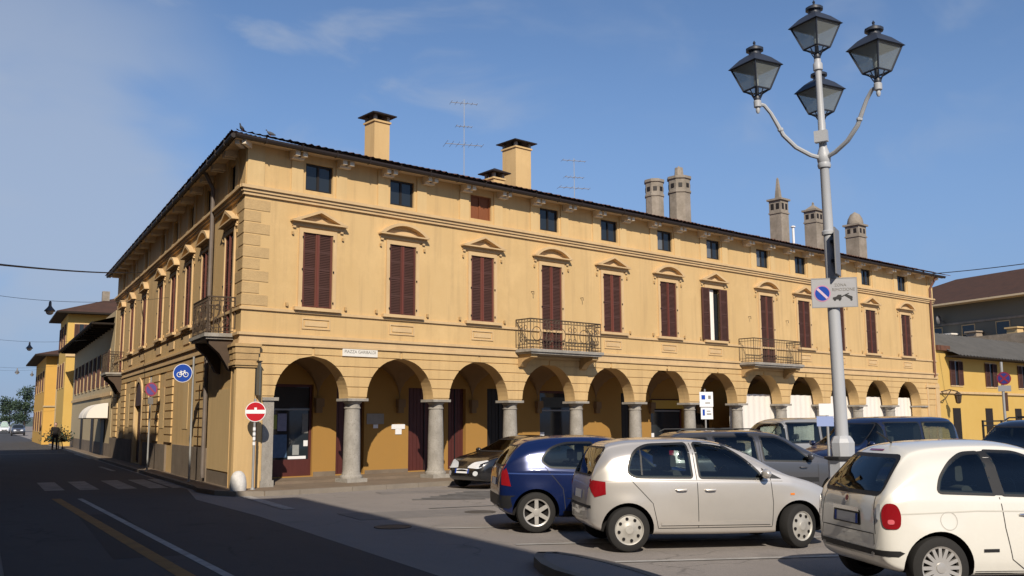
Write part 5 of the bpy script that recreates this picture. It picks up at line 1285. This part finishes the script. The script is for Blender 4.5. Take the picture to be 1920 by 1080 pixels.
c = Car('silver_hatchback', 'silver five-door hatchback with eight-hole hubcaps, front wheels turned', 'car', (-.43, -12.93), -32.55, sp)
def f(m_):
    c.glass(m_, [(.02, 1.02), (.12, .965), (.88, .955), (.865, 1.385), (.30, 1.37), (.10, 1.27)], [.08, .07, .03, .03, .16, .16])
    c.glass(m_, [(1.0, .95), (1.86, .925), (1.82, 1.0), (1.62, 1.20), (1.42, 1.335), (1.28, 1.375), (.985, 1.388)], [.03, .02, .02, .08, .08, .06, .03])
    c.decal('mirror_triangle', m_, [(1.89, .925), (2.14, .915), (1.87, 1.06)], CTRIM, .005)
    c.seam(m_, [(.93, 1.40), (.945, .93), (.95, .30)]); c.seam(m_, [(.02, 1.0), (.05, .92), (.33, .62), (.40, .30)]); c.seam(m_, [(1.98, .92), (2.0, .6), (1.98, .30)]); c.seam(m_, [(.40, .295), (1.98, .29)])
    c.seam(m_, [(-.42, .905), (.1, .925), (1.1, .905), (2.15, .885)], .012, mat('silver_crease', (.30, .29, .28), .5, metal=.4), 'waistline_trim')
    c.decal('sill_moulding', m_, [(.44, .335), (1.95, .325), (1.95, .372), (.44, .382)], SIL, .014); c.seam(m_, [(.44, .33), (1.95, .32)], .012)
    c.seam(m_, [(.20, .985), (.215, 1.345)], .022, CTRIM, 'quarter_light_bar', .009)
    c.decal('indicator', m_, [(2.25, .70), (2.31, .70), (2.31, .725), (2.25, .725)], AMBER, .006)
c.sides(f)
c.handle(.72, .79, SIL); c.handle(1.10 if False else 1.62-.50, .785, SIL)
for sd, an in ((-1, radians(47)), (1, radians(-47))):
    c.decal('tail_lamp', ((-.38, sd*.64), an), [(-.13, .74), (.02, .70), (.12, .84), (.13, .93), (-.12, .90)] if sd < 0 else [(.13, .74), (-.02, .70), (-.12, .84), (-.13, .93), (.12, .90)], TAIL, .008)
    c.decal('headlamp', ((2.85, sd*.58), pi+sd*radians(-38) if False else radians(180+38*(-sd))), [(-.19, .62), (.17, .60), (.20, .70), (.05, .79), (-.17, .76)] if sd < 0 else [(.19, .62), (-.17, .60), (-.20, .70), (-.05, .79), (.17, .76)], HEAD, .006)
    c.mirror(1.86, .96, sd, SIL)
c.glass('B', [(-.50, .99), (.50, .99), (.46, 1.33), (-.46, 1.33)], .06, 'rear_window'); c.glass('F', [(-.60, 1.01), (.60, 1.01), (.50, 1.36), (-.50, 1.36)], .06, 'windscreen')
c.decal('bumper_strip', 'B', [(-.6, .55), (.6, .55), (.6, .59), (-.6, .59)], CTRIM, .006); c.plate(-.25, .25, .66, .77); c.decal('grille', 'F', [(-.35, .45), (.35, .45), (.3, .53), (-.3, .53)], CTRIM, .005); c.plate(-.25, .25, .36, .46, 'F')
c.finish()
# ---- blue hatchback behind it
BLU = paint('blue_paint', (.005, .015, .078), .3, .28)
sp = dict(W=.84, wb=2.47, wr=.305, ww=.19, rim=('alloy', 6, .028), paint=BLU, tumble=.40, crown=.03, rimr=.69,
  top=[(-.56, .50), (-.55, .66), (-.53, .86), (-.48, .99), (-.36, 1.18), (-.18, 1.345), (0, 1.40), (.3, 1.435), (.8, 1.445), (1.25, 1.42), (1.55, 1.35), (1.9, 1.17), (2.2, 1.02), (2.4, .94), (2.8, .86), (3.05, .76), (3.15, .64), (3.2, .50)],
  bot=[(-.56, .42), (-.48, .30), (-.3, .24), (0, .22), (1.2, .20), (2.5, .20), (3.0, .22), (3.12, .29), (3.2, .40)],
  plan=[(-.56, .56), (-.54, .70), (-.44, .82), (-.2, .93), (0, .96), (.3, .99), (1.0, 1), (1.9, .995), (2.5, .975), (2.8, .92), (3.0, .82), (3.12, .68), (3.2, .45)],
  belt=[(-.66, .92), (0, .98), (1.0, .93), (2.2, .89), (3.1, .8)], flare=[(-.66, 0), (-.38, 0), (0, .016), (.38, 0), (3.2, 0)])
c = Car('blue_hatchback', 'dark blue hatchback with six-spoke alloy wheels, half hidden behind the silver car', 'car', (.16, -10.48), -32.55, sp)
def f(m_):
    c.glass(m_, [(.10, 1.09), (.22, .995), (.95, .965), (.93, 1.35), (.48, 1.35), (.22, 1.26)], [.06, .05, .03, .03, .14, .14])
    c.glass(m_, [(1.06, .955), (1.95, .92), (1.6, 1.24), (1.42, 1.34), (1.05, 1.355)], [.03, .02, .1, .06, .03])
    c.seam(m_, [(1.0, 1.37), (1.01, .93), (1.0, .30)]); c.seam(m_, [(.14, 1.0), (.42, .66), (.46, .30)]); c.seam(m_, [(-.5, .90), (.2, .885), (1.1, .865), (2.2, .85)], .02, mat('blue_highlight_crease', (.03, .06, .2), .3, coat=1), 'waist_crease')
    c.decal('side_moulding', m_, [(.48, .52), (2.0, .50), (2.0, .56), (.48, .58)], BLU, .014); c.seam(m_, [(.48, .515), (2.0, .495)], .014)
    c.decal('sill', m_, [(.42, .235), (2.0, .225), (2.0, .31), (.42, .32)], CTRIM, .006)
c.sides(f); c.handle(.78, .82, BLU)
for sd, an in ((-1, radians(42)), (1, radians(-42))):
    pl_ = [(-.07, .70), (.09, .72), (.12, .98), (.06, 1.04), (-.02, .90)]
    c.decal('tail_lamp', ((-.42, sd*.66), an), pl_ if sd < 0 else mirx(pl_), TAIL, .008); c.mirror(1.95, .97, sd, BLU)
c.decal('bumper', 'B', [(-.75, .36), (.75, .36), (.75, .56), (-.75, .56)], CTRIM, .006); c.glass('B', [(-.50, 1.02), (.50, 1.02), (.45, 1.30), (-.45, 1.30)], .06, 'rear_window'); c.glass('F', [(-.6, 1.0), (.6, 1.0), (.5, 1.34), (-.5, 1.34)], .06, 'windscreen'); c.plate(-.25, .25, .70, .81)
c.finish()
# ---- white retro three-door
FIW = paint('pearl_white_paint', (.68, .66, .60), .0, .30)
sp = dict(W=.815, wb=2.30, wr=.295, ww=.185, rim=('alloy', 16, .016), paint=FIW, tumble=.40, crown=.045, rimr=.69, gap=.05,
  top=[(-.55, .50), (-.54, .66), (-.525, .84), (-.49, .945), (-.37, 1.12), (-.17, 1.345), (-.05, 1.405), (.2, 1.44), (.65, 1.455), (1.0, 1.44), (1.3, 1.37), (1.65, 1.17), (1.9, 1.02), (2.1, .95), (2.45, .88), (2.7, .78), (2.86, .64), (2.95, .48)],
  bot=[(-.55, .42), (-.48, .30), (-.3, .23), (0, .20), (1.2, .185), (2.3, .19), (2.75, .21), (2.88, .28), (2.95, .40)],
  plan=[(-.55, .68), (-.535, .79), (-.45, .90), (-.25, .96), (.1, .99), (.8, 1), (1.7, .995), (2.2, .97), (2.5, .89), (2.75, .75), (2.88, .6), (2.95, .42)],
  belt=[(-.60, .90), (-.2, .965), (.6, .945), (1.8, .91), (2.9, .8)], flare=[(-.60, 0), (-.36, .0), (0, .020), (.36, .0), (1.9, 0), (2.3, .016), (2.65, 0), (2.95, 0)])
c = Car('white_city_car', 'rounded white three-door city car seen from behind at the right edge', 'car', (-.73, -17.23), -33.5, sp)
def f(m_):
    c.glass(m_, [(.045, 1.01), (.62, .985), (.60, 1.365), (.42, 1.36), (.22, 1.27), (.10, 1.14)], [.03, .02, .02, .08, .14, .1], 'quarter_window')
    c.glass(m_, [(.70, .98), (1.55, .945), (1.40, 1.13), (1.20, 1.29), (1.0, 1.365), (.68, 1.378)], [.02, .02, .06, .08, .06, .02])
    c.decal('door_pillar', m_, [(.60, .97), (.72, .965), (.70, 1.39), (.58, 1.38)], CTRIM, .005)
    c.seam(m_, [(.655, .95), (.68, .66), (.74, .36), (.86, .27), (1.6, .25), (1.66, .5), (1.64, .93)]); c.seam(m_, [(-.40, .80), (.4, .825), (1.6, .80)], .012, mat('white_crease', (.50, .48, .42), .4, coat=.5), 'shoulder_crease')
    cx, cz = .27, .735
    c.seam(m_, [(cx-.17+.085*cos(q*pi/10), cz+.085*sin(q*pi/10)) for q in range(21)], .008, mat('filler_ring', (.42, .40, .36), .6), 'filler_flap')
    c.decal('side_reflector', m_, [(.44, .435), (.60, .435), (.60, .465), (.44, .465)], CTRIM, .006)
    c.seam(m_, [(.36, .24), (1.9, .22)], .03, CTRIM, 'sill_line')
c.sides(f)
for sd in (-1, 1): c.mirror(1.55, .98, sd, FIW)
for sd, md in ((-1, 'R'), (1, 'L')):
    a = c.proj(md, .83, .785, .012); d_ = c.proj(md, 1.02, .785, .012)
    if a and d_: b = MB(); b.tube([a, (a+d_)/2+Vector((0, sd*.012, 0)), d_], [.010, .014, .010], 8); b.build('door_handle', CHROME, c.root, True)
c.glass('B', [(-.575, 1.00), (.575, 1.00), (.465, 1.32), (-.465, 1.32)], .06, 'rear_window', .035); c.glass('F', [(-.58, 1.0), (.58, 1.0), (.5, 1.34), (-.5, 1.34)], .06, 'windscreen')
for sd, an in ((-1, radians(40)), (1, radians(-40))):
    pl_ = round_poly([(-.075, .66), (.065, .66), (.085, .80), (.055, .90), (-.05, .90), (-.085, .80)], .05)
    c.decal('tail_lamp', ((-.42, sd*.70), an), pl_ if sd < 0 else mirx(pl_), TAIL, .012)
    pl_ = round_poly([(.10, .74), (.135, .74), (.14, .88), (.09, .895)], .02)
    c.decal('reversing_lamp', ((-.42, sd*.70), an), pl_ if sd < 0 else mirx(pl_), HEAD, .011)
    pl_ = round_poly([(-.03, .705), (.025, .705), (.025, .75), (-.03, .75)], .02); c.decal('lamp_lens', ((-.42, sd*.70), an), pl_ if sd < 0 else mirx(pl_), mat('lamp_pink', (.6, .12, .14), .2), .015)
    pl_ = [(-.28, .40), (.20, .40), (.22, .455), (-.28, .455)]; c.decal('bumper_strip', ((-.42, sd*.50), an), pl_ if sd < 0 else mirx(pl_), CTRIM, .008)
c.decal('bumper_strip', 'B', [(-.36, .40), (.36, .40), (.36, .455), (-.36, .455)], CTRIM, .009)
c.decal('plate_recess', 'B', round_poly([(-.30, .655), (.30, .655), (.28, .80), (-.28, .80)], .02), CTRIM, .004); c.plate(-.25, .25, .67, .765, 'B', mat('plate_white', (.45, .46, .48), .5))
c.decal('plate_lamp_bar', 'B', [(-.28, .785), (.28, .785), (.27, .825), (-.27, .825)], CHROME, .02)
c.decal('badge', 'B', arc(0, .905, .04, 0, 2*pi, 16)[:-1], CHROME, .010); c.decal('badge_centre', 'B', arc(0, .905, .028, 0, 2*pi, 16)[:-1], mat('badge_dark', (.16, .02, .04), .3), .013)
c.seam('B', [(-.56, .50), (-.55, .60), (.55, .60), (.56, .50)], .010); c.seam('B', [(-.58, .60), (-.52, .98)], .010); c.seam('B', [(.58, .60), (.52, .98)], .010)
c.wiper('B', [(0, .985), (.1, 1.0), (.36, 1.03)])
b = MB(); p = c.proj('T', .0, 0, 0); b.tube([p, p+Vector((-.03, 0, .03)), p+Vector((-.16, 0, .12))], .010, 6); b.build('aerial', CTRIM, c.root, True)
c.decal('third_brake_lamp', 'B', [(-.14, 1.385), (.14, 1.385), (.14, 1.40), (-.14, 1.40)], TAIL, .006)
c.finish()
# ---- dark grey estate
GRY = paint('graphite_paint', (.085, .085, .092), .5, .35)
sp = dict(W=.86, wb=2.6, wr=.31, ww=.19, rim=('hub', 6), paint=GRY, tumble=.36, crown=.03,
  top=[(-.85, .50), (-.84, .70), (-.82, .95), (-.76, 1.12), (-.62, 1.34), (-.45, 1.435), (0, 1.46), (.7, 1.47), (1.3, 1.455), (1.6, 1.39), (1.95, 1.20), (2.3, 1.02), (2.5, .955), (3.0, .88), (3.25, .77), (3.38, .62), (3.44, .48)],
  bot=[(-.85, .42), (-.7, .30), (-.3, .25), (1.2, .22), (3.0, .22), (3.3, .27), (3.44, .40)],
  plan=[(-.85, .72), (-.80, .82), (-.6, .91), (-.2, .97), (.5, 1), (1.9, 1), (2.6, .98), (3.0, .9), (3.25, .77), (3.38, .62), (3.44, .45)],
  belt=[(-.85, .93), (0, .95), (2.2, .91), (3.3, .82)])
c = Car('grey_estate', 'graphite grey estate car parked behind the silver hatchback', 'car', (4.82, -10.17), -32.55, sp)
def f(m_):
    c.glass(m_, [(-.55, .98), (.05, .97), (.05, 1.36), (-.40, 1.34)], [.04, .03, .03, .08]); c.glass(m_, [(.20, .965), (1.0, .945), (.98, 1.375), (.20, 1.375)], .03); c.glass(m_, [(1.14, .94), (2.08, .915), (1.62, 1.28), (1.45, 1.36), (1.13, 1.375)], [.03, .02, .08, .05, .03])
    c.seam(m_, [(1.07, 1.4), (1.07, .3)]); c.seam(m_, [(.12, 1.4), (.13, .95), (.40, .6), (.45, .3)]); c.seam(m_, [(2.2, .9), (2.2, .3)]); c.decal('side_moulding', m_, [(.45, .55), (2.2, .53), (2.2, .61), (.45, .63)], CTRIM, .01)
c.sides(f); c.handle(.85, .82, GRY); c.handle(1.9, .8, GRY)
for sd, an in ((-1, radians(45)), (1, radians(-45))):
    pl_ = [(-.07, .98), (.06, .98), (.05, 1.30), (-.04, 1.30)]; c.decal('tail_lamp', ((-.7, sd*.7), an), pl_ if sd < 0 else mirx(pl_), TAIL, .01); pl_ = [(-.07, 1.2), (.06, 1.2), (.05, 1.36), (-.04, 1.36)]; c.decal('amber_indicator', ((-.7, sd*.7), an), pl_ if sd < 0 else mirx(pl_), AMBER, .013)
    pl_ = [(-.2, .62), (.18, .62), (.2, .74), (-.2, .78)]; c.decal('headlamp', ((3.2, sd*.6), radians(180-38*sd)), pl_ if sd < 0 else mirx(pl_), HEAD, .006); c.mirror(2.0, .97, sd, GRY)
c.glass('F', [(-.62, 1.02), (.62, 1.02), (.52, 1.37), (-.52, 1.37)], .06, 'windscreen'); c.glass('B', [(-.55, 1.02), (.55, 1.02), (.5, 1.36), (-.5, 1.36)], .06, 'rear_window'); c.plate(-.25, .25, .66, .77)
b = MB()
for y in (-.56, .56): b.tube([(-.5, y, 1.47), (-.4, y, 1.52), (1.0, y, 1.53), (1.2, y, 1.48)], .014, 6)
b.build('roof_rails', CTRIM, c.root, True)
c.finish()
# ---- tall boxy vehicles beyond
def boxy(name, lb, cat, loc, deg, m_, H, L_, nose, rails=False):
    x1 = L_-.75; sp = dict(W=.86, wb=L_-1.55, wr=.32, ww=.19, rim=('hub', 6), paint=m_, tumble=.20, crown=.03,
      top=[(-.75, .52), (-.74, .8), (-.72, 1.1), (-.68, H-.22), (-.58, H-.05), (-.3, H-.01), (.6, H), (x1-nose-1.15, H-.02), (x1-nose-.85, H-.10), (x1-nose-.45, H-.42), (x1-nose-.05, 1.06), (x1-nose+.2, .99), (x1-.28, .90), (x1-.1, .78), (x1, .52)],
      bot=[(-.75, .42), (-.6, .32), (-.3, .27), (1.2, .24), (x1-.3, .25), (x1-.1, .3), (x1, .42)],
      plan=[(-.75, .82), (-.7, .88), (-.5, .95), (0, .99), (1, 1), (x1-1, .995), (x1-.5, .93), (x1-.2, .82), (x1-.05, .66), (x1, .5)], belt=[(-.75, .98), (0, 1.0), (x1-1, .98), (x1, .85)])
    c = Car(name, lb, cat, loc, deg, sp); xa = x1-nose-.12; z1 = H-.13
    def f(md):
        k0, k1 = -.55, xa-.78; m1 = k0+(k1-k0)*.5
        c.glass(md, [(k0, 1.04), (m1-.06, 1.03), (m1-.06, z1), (k0+.05, z1)], .05); c.glass(md, [(m1+.06, 1.03), (k1-.05, 1.03), (k1-.05, z1), (m1+.06, z1)], .04); c.glass(md, [(k1+.07, 1.02), (xa-.05, 1.02), (xa-.42, z1-.12), (xa-.58, z1), (k1+.07, z1)], [.03, .02, .06, .05, .03])
        c.seam(md, [(k1, z1+.03), (k1, .34)]); c.seam(md, [(m1, z1+.03), (m1, .34)]); c.seam(md, [(xa, 1.0), (xa, .34)]); c.decal('side_moulding', md, [(.42, .58), (xa-.1, .57), (xa-.1, .65), (.42, .66)], CTRIM, .01)
    c.sides(f); c.handle(xa-1.0, .9, m_)
    c.glass('F', [(-.66, 1.10), (.66, 1.10), (.58, z1-.03), (-.58, z1-.03)], .06, 'windscreen'); c.glass('B', [(-.6, 1.08), (.6, 1.08), (.56, z1), (-.56, z1)], .05, 'rear_window')
    c.decal('grille', 'F', [(-.34, .62), (.34, .62), (.36, .80), (-.36, .80)], CTRIM, .006); c.plate(-.25, .25, .42, .52, 'F'); c.plate(-.25, .25, .72, .83)
    for sd in (-1, 1):
        pl_ = [(-.18, .66), (.16, .66), (.18, .80), (-.16, .84)]; c.decal('headlamp', ((x1-.25, sd*.62), radians(180-30*sd)), pl_ if sd < 0 else mirx(pl_), HEAD, .008); c.mirror(xa-.12, 1.08, sd, m_ if not rails else CTRIM, 1.1)
        pl_ = [(-.05, .85), (.05, .85), (.05, 1.2), (-.05, 1.2)]; c.decal('tail_lamp', ((-.6, sd*.75), radians(-40*sd)), pl_, TAIL, .008)
    if rails:
        b = MB()
        for y in (-.58, .58): b.tube([(-.4, y, H), (-.3, y, H+.06), (xa-1.2, y, H+.06), (xa-1.05, y, H)], .018, 6)
        for x in (.1, 1.1): b.tube([(x, -.6, H+.08), (x, .6, H+.08)], .018, 6)
        b.build('roof_rack', CTRIM, c.root, True)
    c.finish()
    return c
boxy('silver_van', 'light grey people carrier facing left, parked before the far white-sheeted arches', 'car', (16.0, -6.2), 160, paint('pale_grey_paint', (.36, .355, .34), .4, .38), 1.72, 4.1, .62)
boxy('dark_blue_van', 'tall dark navy blue van parked right of the lamp post', 'van', (13.9, -10.25), 168, paint('navy_paint', (.007, .014, .055), .3, .3), 1.74, 4.5, .75)
boxy('dark_off_roader', 'black off-road car with a roof rack behind the white city car', 'car', (14.0, -13.9), 168, paint('black_blue_paint', (.012, .015, .026), .3, .3), 1.66, 4.3, .8, True)
# ---- low black coupe by the arcade
BLK = paint('black_paint', (.010, .010, .011), .0, .25)
sp = dict(W=.82, wb=2.35, wr=.29, ww=.185, rim=('hub', 7), paint=BLK, tumble=.42, crown=.03,
  top=[(-.62, .50), (-.61, .70), (-.56, .86), (-.40, 1.02), (-.1, 1.20), (.3, 1.275), (.75, 1.29), (1.1, 1.25), (1.5, 1.08), (1.95, .90), (2.2, .845), (2.6, .77), (2.85, .66), (2.98, .54), (3.04, .44)],
  bot=[(-.62, .40), (-.5, .28), (-.2, .22), (1.2, .18), (2.6, .18), (2.9, .22), (3.04, .36)],
  plan=[(-.62, .70), (-.58, .80), (-.4, .9), (0, .97), (.6, 1), (1.8, 1), (2.3, .98), (2.6, .92), (2.85, .80), (2.98, .66), (3.04, .48)],
  belt=[(-.62, .85), (.4, .88), (1.8, .82), (3.0, .7)])
c = Car('black_coupe', 'small black car with bright headlamps parked nose-left before the arcade', 'car', (7.75, -2.68), 184, sp)
def f(m_):
    c.glass(m_, [(.15, .92), (.85, .90), (.85, 1.20), (.5, 1.2), (.2, 1.10)], [.05, .03, .03, .1, .08]); c.glass(m_, [(.95, .895), (1.72, .86), (1.35, 1.08), (1.1, 1.18), (.95, 1.195)], [.03, .02, .06, .04, .03]); c.seam(m_, [(.90, 1.2), (.9, .3)]); c.seam(m_, [(1.9, .84), (1.9, .3)])
c.sides(f); c.handle(.75 if False else 1.05, .74, BLK)
c.glass('F', [(-.58, .93), (.58, .93), (.48, 1.20), (-.48, 1.20)], .06, 'windscreen'); c.glass('B', [(-.5, .9), (.5, .9), (.45, 1.15), (-.45, 1.15)], .06, 'rear_window')
for sd in (-1, 1):
    pl_ = round_poly([(-.17, .53), (.13, .51), (.20, .64), (.08, .72), (-.13, .66)], .04); c.decal('headlamp', ((2.7, sd*.55), radians(180-32*sd)), pl_ if sd < 0 else mirx(pl_), HEAD, .010)
    pl_ = arc(.0, .40, .06, 0, 2*pi, 12)[:-1]; c.decal('fog_lamp', ((2.85, sd*.50), radians(180-12*sd)), pl_, HEAD, .008); c.mirror(1.62, .90, sd, BLK)
    pl_ = [(-.1, .66), (.1, .66), (.1, .8), (-.1, .8)]; c.decal('tail_lamp', ((-.5, sd*.65), radians(-40*sd)), pl_, TAIL, .008)
c.plate(-.25, .25, .40, .50, 'F')
c.finish()
# ---- cars at the far end of the street
def far_car(name, lb, u, n, deg, m_, H=1.45, at=None):
    sp = dict(W=.84, wb=2.5, wr=.30, rim=('hub', 6), paint=m_, tumble=.36, crown=.03,
      top=[(-.75, .5), (-.7, .9), (-.5, H-.2), (-.1, H-.02), (.8, H), (1.3, H-.06), (2.0, 1.0), (2.6, .9), (3.0, .78), (3.2, .5)], bot=[(-.75, .4), (-.4, .25), (2.8, .22), (3.2, .4)],
      plan=[(-.75, .7), (-.5, .9), (.3, 1), (2, 1), (2.7, .92), (3.0, .78), (3.2, .5)], belt=[(-.75, .9), (3.2, .85)])
    p_ = Vector((*at, 0)) if at else TL(u, n, 0); c = Car(name, lb, 'car', (p_.x, p_.y), deg, sp, 'cars at the end of the street')
    c.sides(lambda md: (c.glass(md, [(-.3, .95), (.85, .95), (.85, H-.1), (0, H-.12)], .05), c.glass(md, [(.95, .95), (1.9, .92), (1.4, H-.14), (.95, H-.1)], .05)))
    c.glass('F', [(-.6, 1.03), (.6, 1.03), (.5, H-.1), (-.5, H-.1)], .05, 'windscreen')
    for sd in (-1, 1):
        pl_ = [(-.18, .62), (.16, .62), (.18, .76), (-.16, .78)]; c.decal('headlamp', ((2.85, sd*.58), radians(180-30*sd)), pl_ if sd < 0 else mirx(pl_), HEAD, .008)
    c.decal('grille', 'F', [(-.4, .4), (.4, .4), (.4, .6), (-.4, .6)], CTRIM, .006)
far_car('distant_car', 'dark car with pale headlamps driving toward us at the street end', 0, 0, -103, paint('far_dark_paint', (.05, .05, .06)), at=(24.6, 119.0))
far_car('distant_car', 'white van-like car behind the dark car at the street end', 0, 0, -103, paint('far_white_paint', (.7, .7, .7)), 1.9, at=(30.6, 151.5))
